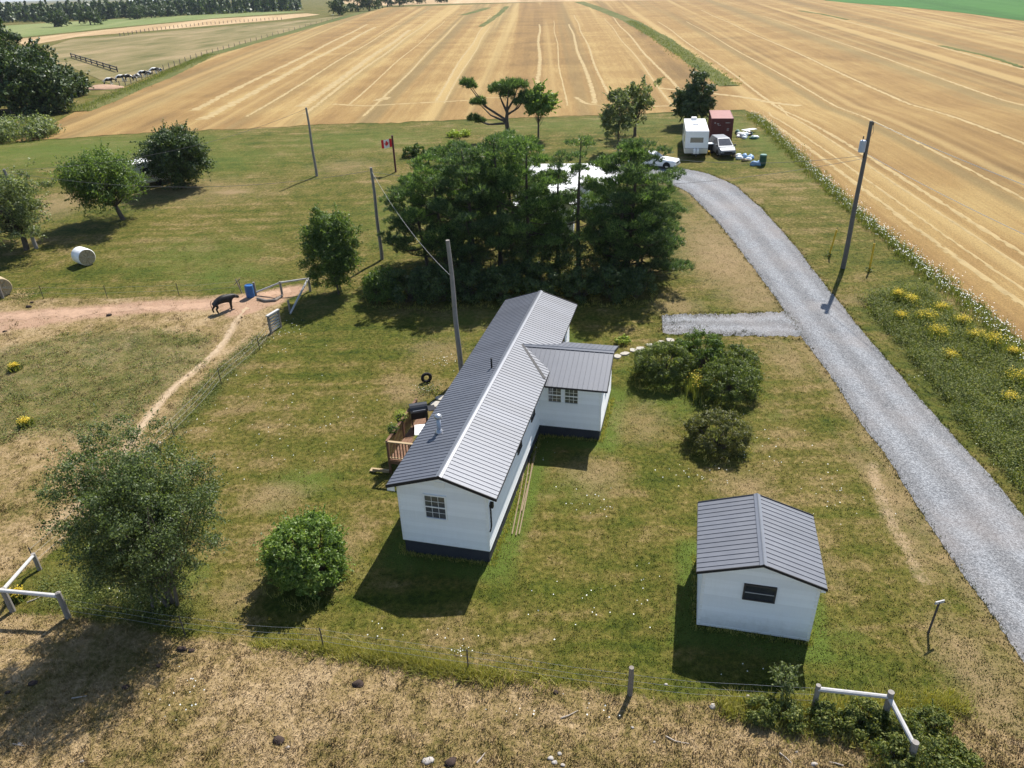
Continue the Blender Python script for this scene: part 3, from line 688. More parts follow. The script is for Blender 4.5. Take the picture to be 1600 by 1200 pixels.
mb.raw([a+Vector((-.06, -.03, 0)), a+Vector((.05, .03, 0)), b+Vector((.05, .03, 0)), b+Vector((-.05, -.03, 0))], [(0, 1, 2, 3)])
mb.build('fascia', M['rooftrim'], home)
MB().raw([(ES0, ET0+.01, EZE-.04), (ESR-.02, ET0+.01, EZE-.04), (ESR-.02, 9.20, EZE-.06), (ES0, 9.20, EZE-.06)], [(0, 1, 2, 3)]).build('soffit', M['white'], home)
for s_ in (2.47, 3.27): window(home, (s_, ET0-.016, 2.36), (1, 0, 0), (0, -1, 0), .60, .74, M['white'], 3, 2, True, .055, M['glass_house'])
window(home, (ES1+.016, 11.6, 2.2), (0, 1, 0), (1, 0, 0), .8, .9, M['white'], 2, 2)

# --- deck on the far side of the home, with the things standing on it
deck = empty('wooden_deck', home.matrix_world @ Vector((0, 0, 0)), 0)
deck.location = (HX, HY, 0); deck.rotation_euler = (0, 0, -HA); tag(deck, 'small brown wooden deck with baluster railing beside white bungalow', 'deck')
D0, D1, DS, DZ = 5.15, 8.9, -4.35, .72
for i in range(17):
    s_ = DS+i*(2.53/17); MB().box((s_, D0, DZ-.035), (s_+.140, D1, DZ)).build('deck_board', M['deckwood'], deck)
for s_, t_ in ((DS, D0), (DS, D1), (-1.95, D0), (DS, (D0+D1)/2)):
    MB().box((s_-.05, t_-.05, -.2), (s_+.05, t_+.05, DZ+1.02)).build('post', M['deckwood'], deck)
MB().box((DS-.05, D0-.04, DZ-.22), (-1.85, D0-.005, DZ-.04)).box((DS-.045, D0, DZ-.22), (DS-.005, D1, DZ-.04)).build('rim_joist', M['deckwood'], deck)
MB().box((DS-.06, D0-.07, DZ+.95), (-1.95, D0+.05, DZ+.99)).build('handrail', M['newwood'], deck); MB().box((DS-.07, D0+.05, DZ+.95), (DS+.05, D1, DZ+.99)).build('handrail', M['deckwood'], deck)
MB().box((DS, D0-.03, DZ+.08), (-1.95, D0+.015, DZ+.12)).build('bottom_rail', M['newwood'], deck)
bal = MB().box((-.02, -.02, .05), (.02, .02, .94)).mesh('baluster'); bal.materials.append(M['deckwood'])
for i in range(1, 17): link('baluster', bal, None, deck, (DS+i*.145, D0, DZ))
for i in range(1, 26): link('baluster', bal, None, deck, (DS, D0+i*.147, DZ))
MB().box((-5.35, 5.0, .0), (-5.05, 5.25, .05)).box((-5.2, 5.02, .03), (-4.4, 5.12, .16)).build('step_board', M['newwood'], deck)
def local(root_a, s, t, z): c, q = math.cos(HA), math.sin(HA); return Vector((HX+s*c+t*q, HY-s*q+t*c, z))
bb = empty('barbecue', local(0, -3.95, 8.15, DZ), -HA+.5, 'black lidded gas barbecue at the end of the deck', 'barbecue')
V_ = []; Fs = []
for i, x_ in enumerate((-.42, .42)):
    for k in range(9): g = math.pi*k/8; V_.append((x_, -.30*math.cos(g), .92+.34*math.sin(g)))
Fs = [(k, k+1, 10+k, 9+k) for k in range(8)]+[tuple(range(9)), tuple(range(17, 8, -1))]
MB().raw(V_, Fs).build('lid', M['bbq'], bb, sm=False); MB().box((-.40, -.28, .55), (.40, .28, .92)).build('firebox', M['black'], bb)
for sx in (-1, 1): MB().box((sx*.45-.02 if sx < 0 else .45, -.25, .86), (sx*.45 if sx < 0 else .80, .25, .90)).build('side_shelf', M['black'], bb)
for sx in (-.36, .36):
    for sy in (-.22, .22): MB().box((sx-.025, sy-.025, 0), (sx+.025, sy+.025, .56)).build('leg', M['black'], bb)
MB().tube([(-.3, -.34, 1.05), (.3, -.34, 1.05)], .018, 6).build('handle', M['galv'], bb)
def planter(s, t, r, h, seed, z, label, lm='lime', flowers=True):
    p = empty('potted_plant', local(0, s, t, z), 0, label, 'plant')
    MB().lathe([(r*.55, 0), (r*.8, .22), (r*.74, .22), (r*.6, .05)], 12).build('pot', M['rubber'], p)
    g = np.random.default_rng(seed); n = 420; d = g.normal(size=(n, 3)); d[:, 2] = np.abs(d[:, 2]); d /= np.linalg.norm(d, axis=1)[:, None]
    leaves('foliage', d*np.array([r*1.25, r*1.25, h])*g.uniform(.6, 1, (n, 1))+np.array([0, 0, .2]), d, .055, M[lm], p, g)
def chair_table():
    t = empty('folding_table', local(0, -3.35, 6.75, DZ), -HA+.35, 'white topped small table standing on the deck', 'table')
    MB().box((-.28, -.45, .68), (.28, .45, .715)).build('table_top', M['white'], t)
    for sx in (-.22, .22):
        for sy in (-.38, .38): MB().box((sx-.018, sy-.018, 0), (sx+.018, sy+.018, .68)).build('leg', M['galv'], t)

# --- garden shed
SX, SY, SA = 7.747, 17.385, .246; SZE, SZR, SW, SLn = 2.499, 3.157, 2.0, 3.734
shed = empty('garden_shed', (SX, SY, 0), -SA, 'small white shed with grey ribbed metal roof beside the driveway', 'shed')
a0, a1, b0, b1 = -1.77, 1.82, .16, 3.58; ss = (SZR-SZE)/SW
def sz(s): return SZR-abs(s)*ss
z0 = .10
for mbx in (siding((a0, b0), (a1, b0), z0, SZR-.06, gable_lim(a1-a0, sz(a1)-.03, SZR-.04, -a0), .18), siding((a1, b1), (a0, b1), z0, SZR-.06, gable_lim(a1-a0, sz(a1)-.03, SZR-.04, a1), .18), siding((a1, b0), (a1, b1), z0, sz(a1)-.03, None, .18), siding((a0, b1), (a0, b0), z0, sz(a0)-.03, None, .18)):
    mbx.build('wall', M['siding'], shed)
for s, t in ((a0, b0), (a1, b0), (a0, b1), (a1, b1)):
    mb = MB()
    sx = .08*(1 if s < 0 else -1); st = .08*(1 if t < 2 else -1); o1 = -.024 if s < 0 else .024; o2 = -.024 if t < 2 else .024
    mb.box((min(s+o1, s+sx), min(t+o2, t+st), z0-.06), (max(s+o1, s+sx), max(t+o2, t+st), sz(s)-.05)).build('corner_trim', M['white'], shed)
MB().box((a0+.08, b0-.028, z0-.04), (a1-.08, b0+.01, z0+.06)).build('base_trim', M['white'], shed)
MB().box((a0+.03, b0+.03, -.2), (a1-.03, b1-.03, z0+.01)).build('sill_beam', M['skirt'], shed)
sl2 = math.hypot(SW, SZR-SZE)
slope(shed, M['roof'], (0, SLn, SZR), (0, -1, 0), (-SW, 0, SZE-SZR), 4, SLn/4, sl2); slope(shed, M['roof'], (0, 0, SZR), (0, 1, 0), (SW, 0, SZE-SZR), 4, SLn/4, sl2)
ridge_cap(shed, (0, -.01, SZR), (0, SLn+.01, SZR), (1, 0, 0), ss, .115)
mb = MB()
for t_, o in ((-.012, -1), (SLn+.012, 1)):
    for sg in (-1, 1):
        a, b = Vector((0, t_, SZR)), Vector((sg*(SW+.01), t_, SZE)); dn = Vector((0, 0, -.07)); th = Vector((0, -o*.03, 0)); u_ = Vector((0, 0, .034))
        mb.raw([a+u_, b+u_, b+dn, a+dn, a+u_+th, b+u_+th, b+dn+th, a+dn+th], [(0, 1, 2, 3), (4, 7, 6, 5), (0, 4, 5, 1), (3, 2, 6, 7), (1, 5, 6, 2)])
for sg in (-1, 1): mb.box((sg*(SW+.002)-.012, 0, SZE-.08), (sg*(SW+.002)+.012, SLn, SZE-.012))
mb.build('fascia', M['rooftrim'], shed)
mb = MB().raw([(-SW+.02, .02, SZE-.06), (0, .02, SZR-.06), (SW-.02, .02, SZE-.06), (SW-.02, b0+.01, SZE-.06), (0, b0+.01, SZR-.06), (-SW+.02, b0+.01, SZE-.06)], [(0, 1, 4, 5), (1, 2, 3, 4)])
for sg, wl in ((-1, a0), (1, a1)):
    mb.raw([(wl*.99, .03, sz(wl)-.09), (sg*(SW-.02), .03, SZE-.075), (sg*(SW-.02), SLn-.03, SZE-.075), (wl*.99, SLn-.03, sz(wl)-.09)], [(0, 1, 2, 3)])
mb.raw([(SW-.03, .022, SZE-.16), (SW-.03, .022, SZE-.08), (a1, .022, sz(a1)-.08), (a1, .022, SZE-.16)], [(3, 2, 1, 0)]); mb.build('soffit', M['white'], shed)
sw_ = window(shed, (.04, b0-.018, 1.86), (1, 0, 0), (0, -1, 0), .92, .56, M['darkframe'], 1, 1, True, .05)

MB().box((.04-.455, b0-.072, 1.847), (.04+.455, b0-.03, 1.873)).build('sash_bar', M['log'], sw_)
# --- white-roofed bungalow behind the pines
bun = empty('bungalow', (5.6, 65.5, float(gz(5.6, 62))-.1), R(-6), 'white roofed bungalow half hidden behind the dense pine clump', 'house')
def plain_house(root, x0, x1, y0, y1, ze, zr, along_x, nm):
    L = [(x0, y0), (x1, y0), (x1, y1), (x0, y1)]
    for i in range(4):
        siding(L[i], L[(i+1) % 4], 0, ze, None, .24).build('wall', M['siding'], root)
    o = .35; cx, cy = (x0+x1)/2, (y0+y1)/2
    if along_x:
        n = 6; dn = (y1-y0)/2+o; wd = (x1-x0+2*o)/n; ln = math.hypot(dn, zr-ze)
        slope(root, M['white'], (x1+o, cy, zr), (-1, 0, 0), (0, -dn, ze-zr), n, wd, ln); slope(root, M['white'], (x0-o, cy, zr), (1, 0, 0), (0, dn, ze-zr), n, wd, ln)
        MB().raw([(x1, y0, ze-.1), (x1, y1, ze-.1), (x1, cy, zr-.03)], [(0, 1, 2)]).raw([(x0, y0, ze-.1), (x0, y1, ze-.1), (x0, cy, zr-.03)], [(2, 1, 0)]).build('gable', M['siding'], root)
    else:
        n = 6; dn = (x1-x0)/2+o; wd = (y1-y0+2*o)/n; ln = math.hypot(dn, zr-ze)
        slope(root, M['white'], (cx, y1+o, zr), (0, -1, 0), (-dn, 0, ze-zr), n, wd, ln); slope(root, M['white'], (cx, y0-o, zr), (0, 1, 0), (dn, 0, ze-zr), n, wd, ln)
        MB().raw([(x0, y0, ze-.1), (x1, y0, ze-.1), (cx, y0, zr-.03)], [(0, 1, 2)]).raw([(x0, y1, ze-.1), (x1, y1, ze-.1), (cx, y1, zr-.03)], [(2, 1, 0)]).build('gable', M['siding'], root)
plain_house(bun, -3.6, 4., -1.5, 4.5, 2.5, 3.5, True, 'a'); plain_house(bun, -3.9, .6, -8.5, -1.6, 2.4, 3.3, False, 'b')
window(bun, (2.6, -1.52, 1.6), (1, 0, 0), (0, -1, 0), 1.2, 1., M['white'], 2, 1); window(bun, (4.02, 2., 1.6), (0, 1, 0), (1, 0, 0), 1., 1., M['white'], 2, 1)
window(bun, (-1.7, -8.52, 1.6), (1, 0, 0), (0, -1, 0), 1.2, 1., M['white'], 2, 1); window(bun, (.62, -5., 1.6), (0, 1, 0), (1, 0, 0), 1., 1., M['white'], 2, 1)
MB().box((.62, -3.6, .05), (.67, -2.7, 2.1)).build('door', M['rvgrey'], bun)
# ------------------------------------------------------------------ foliage
def leaves(name, P, D, size, m, parent=None, g=None, aspect=.55, kind=None, lie=.38):
    """small folded leaves at P, facing roughly along D"""
    n = len(P); P = np.asarray(P, float); D = np.asarray(D, float)
    nrm = D+g.normal(size=(n, 3))*lie; nrm /= np.linalg.norm(nrm, axis=1)[:, None]+1e-9
    a = np.cross(nrm, g.normal(size=(n, 3))); a /= np.linalg.norm(a, axis=1)[:, None]+1e-9; b = np.cross(nrm, a)
    s = (size*g.uniform(.6, 1.35, n))[:, None]
    V = np.stack([P-a*s*.5, P+b*s*aspect*.5+nrm*s*.08, P+a*s*.5, P-b*s*aspect*.5+nrm*s*.08], 1).reshape(-1, 3)
    o = link(name, fast_mesh(name, V, np.arange(4*n).reshape(-1, 4)), m, parent)
    if kind: tag(o, kind=kind)
    return o
def crown_points(g, c, rad, nclump, cr, per, low=-.55, hollow=.45, lumpy=1.):
    """clumps spread through an uneven ellipsoid, leaves over each clump"""
    C = []; k = g.normal(size=(5, 3))*2.0; ph = g.uniform(0, 6.28, 5)
    while len(C) < nclump:
        d = g.normal(size=3); d /= np.linalg.norm(d)
        if d[2] < low: continue
        lump = 1+.22*lumpy*sum(math.sin(k[i]@d*1.3+ph[i]) for i in range(5))/1.8
        C.append(np.array(d)*(g.uniform(hollow, 1)**.6)*lump*np.array(rad)*.88)
    C = np.array(C)+np.array(c); r = cr*g.uniform(.6, 1.3, nclump)
    idx = np.repeat(np.arange(nclump), per); n = len(idx)
    d = g.normal(size=(n, 3)); d[:, 2] = d[:, 2]*.8+.30; d /= np.linalg.norm(d, axis=1)[:, None]
    q = g.uniform(.25, 1., n)**.45
    P = C[idx]+d*(r[idx]*q)[:, None]*np.array([1, 1, .8])
    return C, P, d
def sprays(g, C, c, n, r0, L, k=14):
    """leafy shoots that reach out of the clumps and break up the outline"""
    i = g.integers(0, len(C), n); d = (C[i]-np.array(c)); d /= np.linalg.norm(d, axis=1)[:, None]+1e-6
    d = d+g.normal(size=(n, 3))*.55+np.array([0, 0, .35]); d /= np.linalg.norm(d, axis=1)[:, None]
    t = np.tile(np.linspace(.1, 1, k), n); ii = np.repeat(np.arange(n), k); ln = L*g.uniform(.5, 1.3, n)
    P = C[i][ii]+d[ii]*(r0*.6+ln[ii]*t)[:, None]+g.normal(size=(n*k, 3))*L*.09*(1.2-t)[:, None]
    P[:, 2] -= .25*L*t*t*g.uniform(0, 1, n)[ii]
    return P, g.normal(size=(n*k, 3))*.7+np.array([0, 0, .6])
def limb(mb, a, b, r0, r1, g, bend=.12, n=4, sides=5):
    a, b = Vector(a), Vector(b); L = (b-a).length; pts = []
    off = Vector(g.normal(size=3))*L*bend
    for i in range(n+1):
        t = i/n; pts.append(a.lerp(b, t)+off*math.sin(math.pi*t)*.6)
    mb.tube(pts, [r0+(r1-r0)*i/n for i in range(n+1)], sides, False); return pts
def tree(name, base, label, h, rad, seed, leaf='leaf_a', trunk=.16, crown_h=None, nclump=70, cr=.6, per=230, size=.16, cz=.58, lean=(0, 0), low=-.55, bark='bark', group=None, stems=1, hollow=.45, cat='tree', bare=.32, lumpy=1.):
    g = np.random.default_rng(seed); root = empty(name, base, 0, label, cat, group)
    c = np.array([lean[0], lean[1], h*cz]); rz = crown_h or (h*(1-cz))
    C, P, D = crown_points(g, c, (rad, rad*.92, rz), nclump, cr, per, low, hollow, lumpy)
    SP, SD = sprays(g, C, c, int(nclump*1.6), cr, cr*1.25, 16); P, D = np.vstack([P, SP]), np.vstack([D, SD])
    keep = P[:, 2] > .06; P, D = P[keep], D[keep]
    mb = MB()
    for s in range(stems):
        a = Vector((0, 0, -.15)) if stems == 1 else Vector((g.normal()*.18, g.normal()*.18, -.15))
        spread = 0 if stems == 1 else rad*.45
        top = Vector((c[0]+g.uniform(-1, 1)*spread*1.2, c[1]+g.uniform(-1, 1)*spread*1.2, h*(.80 if stems == 1 else g.uniform(.5, .72))))
        r0 = trunk*(1 if stems == 1 else g.uniform(.5, .8))
        pts = limb(mb, a, top, r0, r0*.22, g, .05, 7, 8)
        sel = g.choice(len(C), min(len(C), max(5, int(len(C)*.6/stems))), replace=False)
        for i in sel:
            if C[i][2] < .28*h: continue
            t = min(.92, max(bare*.8, (C[i][2]/h)*.62+g.uniform(-.1, .05))); f = t*7; j = min(int(f), 6); p = pts[j].lerp(pts[j+1], f-j)
            limb(mb, p, p.lerp(Vector(C[i]), .92), r0*.30*(1.1-t), .010, g, .08, 3, 4)
    mb.build('trunk', M[bark], root, sm=True)
    leaves('crown', P, D, size, M[leaf], root, g)
    return root
BUSHES = []
def bush(name, base, label, rad, hgt, seed, leaf='leaf_a', n=5000, size=.09, nclump=36, cr=None, group=None, cat='shrub', hollow=.66):
    rad *= 1.16; hgt *= 1.06; BUSHES.append((base.x, base.y, rad)); g = np.random.default_rng(seed); root = empty(name, base, 0, label, cat, group)
    nclump = int(nclump*1.7); C, P, D = crown_points(g, (0, 0, hgt*.40), (rad*.97, rad*.93, hgt*.58), nclump, (cr or rad*.33)*.82, max(10, int(2.2*n)//nclump), -.68, hollow, .22)
    SP, SD = sprays(g, C, (0, 0, hgt*.3), nclump, (cr or rad*.33)*.7, rad*.24, 12); P, D = np.vstack([P, SP]), np.vstack([D, SD]); k = P[:, 2] > .02; mb = MB()
    for i in range(0, len(C), 2): limb(mb, (g.normal()*.1*rad, g.normal()*.1*rad, -.1), C[i], .022, .006, g, .1, 3, 4)
    mb.build('stem', M['bark'], root); leaves('foliage', P[k], D[k], size, M[leaf], root, g); return root
def pine(base, h, seed, label, group, spread=2.4, bare=.32, lean=(0, 0), nbr=52, dense=1., needle=.24, name='pine_tree', top=1.):
    g = np.random.default_rng(seed); root = empty(name, base, 0, label, 'tree', group); mb = MB()
    tp = [Vector((0, 0, -.2))]
    for i in range(1, 11):
        t = i/10; tp.append(Vector((lean[0]*t+math.sin(t*3+seed)*.22*t, lean[1]*t+math.cos(t*2.6+seed)*.22*t, h*.97*t)))
    mb.tube(tp, [.17*(1-.86*i/10)*(h/9)+.012 for i in range(11)], 8, False)
    TP, TD = [], []
    for b in range(nbr):
        t = bare+(1-bare)*((b+g.uniform())/nbr)**.9; t = min(t, .985); f = t*10; j = min(int(f), 9); o = tp[j].lerp(tp[j+1], f-j)
        az = b*2.399+g.uniform(-.5, .5); prof = (math.sin(math.pi*min(1, ((t-bare)/(1-bare))*.72+.28)))**.8
        L = spread*prof*g.uniform(.55, 1.25)+.25; rise = g.uniform(.0, .55)+.5*max(0, t-.6)
        dr = Vector((math.cos(az), math.sin(az), 0)); pts = []
        for q in range(6):
            u = q/5; pts.append(o+dr*L*u+Vector((0, 0, L*(rise*u*u*.9+.05*u)-(.12*L*math.sin(math.pi*u) if t < .5 else 0))))
        mb.tube(pts, [max(.008, .045*(1-.8*u/5)*(1.1-t)*(L/2+.4)) for u in range(6)], 4, False)
        pads = max(1, int(L*1.25*dense+g.uniform(.2, 1)))
        for s_ in range(pads):
            u = 1-.5*(s_+g.uniform(0, .5))/max(1, pads-.2); ff = u*5; jj = min(int(ff), 4); p = pts[jj].lerp(pts[jj+1], ff-jj)
            sd_ = Vector((-dr.y, dr.x, 0))*(1 if (s_+b) % 2 else -1)
            c0 = p+(sd_*g.uniform(.1, .62)*(.4+.5*L/spread)*(0 if s_ == 0 else 1)+Vector((0, 0, g.uniform(.05, .25))))
            if s_: mb.tube([p, c0], [.014, .006], 3, False)
            pr = g.uniform(.36, .72)*(.65+.35*min(1, L/2)); nt_ = int(30*(pr/.45)**2)
            for e in range(nt_):
                a_ = g.uniform(0, 6.283); rr = pr*math.sqrt(g.uniform()); of = Vector((math.cos(a_)*rr, math.sin(a_)*rr, g.uniform(-.14, .16)*pr+.34*pr*(1-(rr/pr)**2)))
                TP.append(tuple(c0+of)); TD.append((of.x/pr*.7+dr.x*.25, of.y/pr*.7+dr.y*.25, .8))
        TP.append(tuple(pts[-1])); TD.append((dr.x*.5, dr.y*.5, .8))
    for q in range(int(10*top)): TP.append(tuple(tp[-1]+Vector((g.normal()*.15, g.normal()*.15, g.uniform(-.5, .3))))); TD.append((0, 0, 1))
    for q in range(26):                                     # dead twigs low on the trunk
        t = g.uniform(.08, .55); f = t*10; j = min(int(f), 9); o = tp[j].lerp(tp[j+1], f-j); az = g.uniform(0, 6.283); L = g.uniform(.4, 1.5)
        mb.tube([o, o+Vector((math.cos(az)*L*.5, math.sin(az)*L*.5, .05)), o+Vector((math.cos(az)*L, math.sin(az)*L, g.uniform(-.2, .2)))], [.016, .011, .005], 3, False)
    mb.build('trunk', M['bark'], root, sm=True)
    TP, TD = np.array(TP), np.array(TD); k = 8; n = len(TP)*k
    P = np.repeat(TP, k, 0)+g.normal(size=(n, 3))*.05; D = np.repeat(TD, k, 0)+g.normal(size=(n, 3))*.62; D /= np.linalg.norm(D, axis=1)[:, None]
    sdv = np.cross(D, g.normal(size=(n, 3))); sdv /= np.linalg.norm(sdv, axis=1)[:, None]; L = (needle*g.uniform(.65, 1.25, n))[:, None]
    V = np.stack([P-sdv*.024, P+sdv*.024, P+D*L], 1).reshape(-1, 3)
    link('crown', fast_mesh('crown', V, np.arange(3*n).reshape(-1, 3)), M[('needle', 'needle2', 'needle3')[seed % 3]], root); return root
def blades(name, P, hmin, hmax, per, m, g, wd=.012, lean=.45, spread=.06, parent=None, label=None, cat=None, kind='stuff', seg=False):
    n = len(P)*per; B = np.repeat(np.asarray(P, float), per, 0); B[:, :2] += g.normal(size=(n, 2))*spread
    B[:, 2] = gz(B[:, 0], B[:, 1])-.01 if parent is None else B[:, 2]
    az = g.uniform(0, 6.283, n); h = g.uniform(hmin, hmax, n); ln = np.abs(g.normal(size=n))*lean*h
    s = np.stack([np.cos(az), np.sin(az), np.zeros(n)], 1)*wd*g.uniform(.6, 1.4, n)[:, None]; az2 = az+1.57+g.normal(size=n)*.5
    T = B+np.stack([np.cos(az2)*ln, np.sin(az2)*ln, h], 1)
    V = np.stack([B-s, B+s, T], 1).reshape(-1, 3)
    o = link(name, fast_mesh(name, V, np.arange(3*n).reshape(-1, 3)), m, parent); tag(o, label, cat, None, kind); return o
def scatter(g, n, poly):
    lo, hi = poly.min(0), poly.max(0); out = np.zeros((0, 2))
    while len(out) < n:
        q = g.uniform(lo, hi, (n*2, 2)); q = q[poly_sd(q[:, 0], q[:, 1], poly) > 0]; out = np.vstack([out, q])
    out = out[:n]; return np.c_[out, gz(out[:, 0], out[:, 1])]

# --- things on the deck that carry leaves
planter(-4.45, 7.1, .34, .42, 1, DZ+.85, 'lime green plant in pot on the deck rail by the barbecue'); planter(-4.42, 6.0, .28, .34, 2, DZ+.85, 'dark green plant in pot on the deck rail near its corner', 'leaf_a')
planter(-2.95, 5.55, .27, .34, 3, DZ+.72, 'small lime plant in pot near the deck railing and eave'); planter(-3.2, 7.6, .18, .25, 4, DZ, 'small lime plant in pot between barbecue and table'); chair_table()

# --- the dense clump of pines
pl = 'dark pine in the dense clump beyond the long white bungalow'; pg = 'pines in the dense clump'
for i, (px, py, h, sp, be, ln) in enumerate([(700, 428, 8.4, 2.7, .22, (-.9, .2)), (742, 436, 9.3, 2.9, .34, (-.3, 0)), (782, 430, 9.6, 2.6, .38, (.1, 0)), (826, 436, 9.4, 2.5, .42, (.2, 0)), (872, 432, 8.6, 2.3, .40, (.1, 0)), (905, 436, 9.8, 2.6, .36, (-.2, 0)), (958, 440, 9.2, 2.6, .26, (.7, 0)), (978, 436, 9.6, 2.7, .24, (.3, .1)),
                                             (735, 395, 8.4, 2.6, .3, (-.3, 0)), (800, 392, 8.8, 2.6, .3, (0, 0)), (668, 415, 6.2, 2.3, .16, (-.5, 0)), (995, 420, 6.6, 2.4, .10, (.4, 0))]):
    pine(G(px, py), h, 100+i, pl, pg, sp*(.8 if i in (4, 5) else 1.0), be*.62, ln, 19 if i in (4, 5) else 34)
lb = G(1000, 430); pine(lb, 4.4, 131, 'low spreading young pine at the driveway end of the clump', None, 3.0, .06, (.3, -.2), 30)
def pad_pine(base, pads, label, seed, needle=.34):
    """open pine built from rounded needle pads at the ends of bent limbs: (dx, dy, height, radius, fork height)"""
    g = np.random.default_rng(seed); root = empty('pine_tree', base, 0, label, 'tree'); mb = MB(); TP, TD = [], []
    mb.tube([(0, 0, -.2), (.05, 0, 1.2), (-.05, 0, 2.2), (.1, 0, 3.4)], [.34, .27, .23, .15], 9, False)
    for dx, dy, h, r, fk in pads:
        a = Vector((0, 0, fk)); b_ = Vector((dx, dy, h)); m_ = a.lerp(b_, .5)+Vector((dx*.08, g.normal()*.2, -.25*abs(dx)*.35))
        mb.tube([a, a.lerp(m_, .6), m_, m_.lerp(b_, .6), b_], [.15, .12, .09, .06, .03], 6, False)
        for k in range(int(150*r*r)+40):
            d = g.normal(size=3); d[2] = abs(d[2])*.9-.25; d /= np.linalg.norm(d); q = g.uniform(.45, 1)
            TP.append((dx+d[0]*r*q, dy+d[1]*r*q, h+d[2]*r*.72*q)); TD.append((d[0]*.7, d[1]*.7, d[2]*.5+.5))
    mb.build('trunk', M['bark'], root, sm=True); TP, TD = np.array(TP), np.array(TD); k = 9; n = len(TP)*k
    P = np.repeat(TP, k, 0)+g.normal(size=(n, 3))*.06; D = np.repeat(TD, k, 0)+g.normal(size=(n, 3))*.5; D /= np.linalg.norm(D, axis=1)[:, None]
    sv = np.cross(D, g.normal(size=(n, 3))); sv /= np.linalg.norm(sv, axis=1)[:, None]; L = (needle*g.uniform(.65, 1.2, n))[:, None]
    link('crown', fast_mesh('crown', np.stack([P-sv*.035, P+sv*.035, P+D*L], 1).reshape(-1, 3), np.arange(3*n).reshape(-1, 3)), M['needle'], root); return root
pad_pine(G(793, 219), [(-4.4, .3, 6.3, .85, 2.2), (-3.9, -.2, 6.0, .6, 2.2), (-3.2, .2, 4.2, .95, 2.0), (-3.8, -.3, 2.5, .75, 1.9), (-3.1, 0, 2.2, .55, 1.9), (-.9, .2, 5.5, 1.15, 3.2), (.3, -.5, 5.9, 1.25, 3.2), (1.4, .4, 5.8, 1.2, 3.2), (2.3, 0, 4.7, 1.0, 2.8), (1.6, -.6, 4.2, .8, 2.8), (.2, .8, 4.9, 1.0, 3.)], 'lone twisted pine with open crown at the lawn edge by the stubble', 140)
for i, (px, py, r, h, lf) in enumerate([(600, 468, 1.05, 1.75, 'leaf_a'), (640, 470, 1.1, 1.9, 'leaf_b'), (685, 470, 1.2, 2.0, 'leaf_b'), (735, 468, 1.1, 1.9, 'leaf_b'), (785, 468, 1.1, 1.9, 'leaf_b'), (905, 466, 1.0, 1.7, 'leaf_b'), (955, 466, 1.1, 2.0, 'leaf_b'), (995, 462, .95, 1.6, 'leaf_b'), (845, 464, 1.0, 1.8, 'leaf_b'), (700, 440, 1.2, 2.6, 'leaf_b'), (770, 440, 1.2, 2.8, 'leaf_b'), (830, 440, 1.2, 2.8, 'leaf_b'), (890, 440, 1.2, 2.6, 'leaf_b'), (950, 440, 1.2, 2.6, 'leaf_b')]):
    bush('undergrowth_shrub', G(px, py), 'light green shrub at the open left edge of the pine clump' if i == 0 else 'dark shrub growing under the clump of pines', r*1.2, h*1.25, 200+i, lf, 3400, .13, 30, None, None if i == 0 else 'shrubs under the pines')

# --- single trees
tree('young_tree', G(530, 457), 'upright leafy green tree growing beside the grey log corner brace', 6.3, 2.0, 11, 'leaf_a', .10, 2.9, 200, .48, 190, .13, .48, (0, 0), -1., stems=4, hollow=.35)
tree('field_tree', G(193, 343), 'spreading apple tree with a clear dark trunk and long shadow', 6.3, 3.7, 12, 'leaf_a', .22, 2.5, 150, .8, 210, .17, .58, (-.8, 0), -.9, hollow=.3)
tree('field_tree', G(286, 292), 'broad dark rounded tree with a white camper beside it', 6.6, 3.2, 13, 'leaf_b', .26, 3.1, 170, .75, 200, .2, .50, (0, 0), -1., hollow=.4)
tree('field_tree', G(42, 390), 'leafy tree leaning by the utility pole and shade patch', 6.2, 4.0, 14, 'leaf_c', .24, 2.6, 150, .8, 210, .17, .6, (-1.0, 0), -.9, hollow=.3)
tree('young_tree', G(841, 217), 'small round-crowned tree standing next to the twisted pine', 5.7, 2.0, 15, 'leaf_d', .13, 2.0, 60, .55, 170, .24, .66)
tree('garden_tree', G(992, 213), 'open sparse tree with reaching branches on the far lawn', 7.0, 2.9, 16, 'leaf_c', .20, 3.3, 80, .46, 95, .2, .54, (0, 0), -.9, hollow=.1)
tree('garden_tree', G(966, 236), 'slim olive green tree rising behind the pine tops', 6.4, 1.5, 17, 'leaf_c', .11, 3.0, 50, .5, 170, .22, .56)
tree('field_tree', G(1082, 196), 'dense dark oval tree standing behind the white camper trailer', 5.6, 2.6, 18, 'leaf_b', .24, 2.6, 100, .62, 230, .25, .52, (0, 0), -.8)
tree('willow_tree', G(262, 945), 'large airy multi-stemmed tree in the fence corner by the pasture', 7.8, 3.1, 19, 'leaf_w', .11, 3.7, 500, .42, 165, .078, .54, (.05, .1), -1., 'birch', None, 7, .05, lumpy=.35)
bush('round_shrub', G(486, 902), 'round bright green shrub standing alone on the lawn', 1.42, 2.65, 20, 'leaf_d', 17000, .095, 190, .27, hollow=.82)
bush('garden_shrub', G(1034, 590), 'wide olive shrub at the stepping stone end of the group', 1.55, 2.0, 21, 'leaf_e', 11000, .085, 70, .38)
bush('garden_shrub', G(1135, 618), 'big olive shrub wrapped round a golden flowering patch', 1.6, 1.9, 22, 'leaf_e', 11000, .085, 70, .38)
bush('garden_shrub', G(1092, 572), 'taller dark green shrub at the back of the shrub group', 1.35, 2.0, 23, 'leaf_a', 8000, .085, 55, .34)
bush('garden_shrub', G(1150, 585), 'green shrub at the driveway side of the shrub group', 1.2, 1.6, 25, 'leaf_e', 6000, .085, 45, .32)
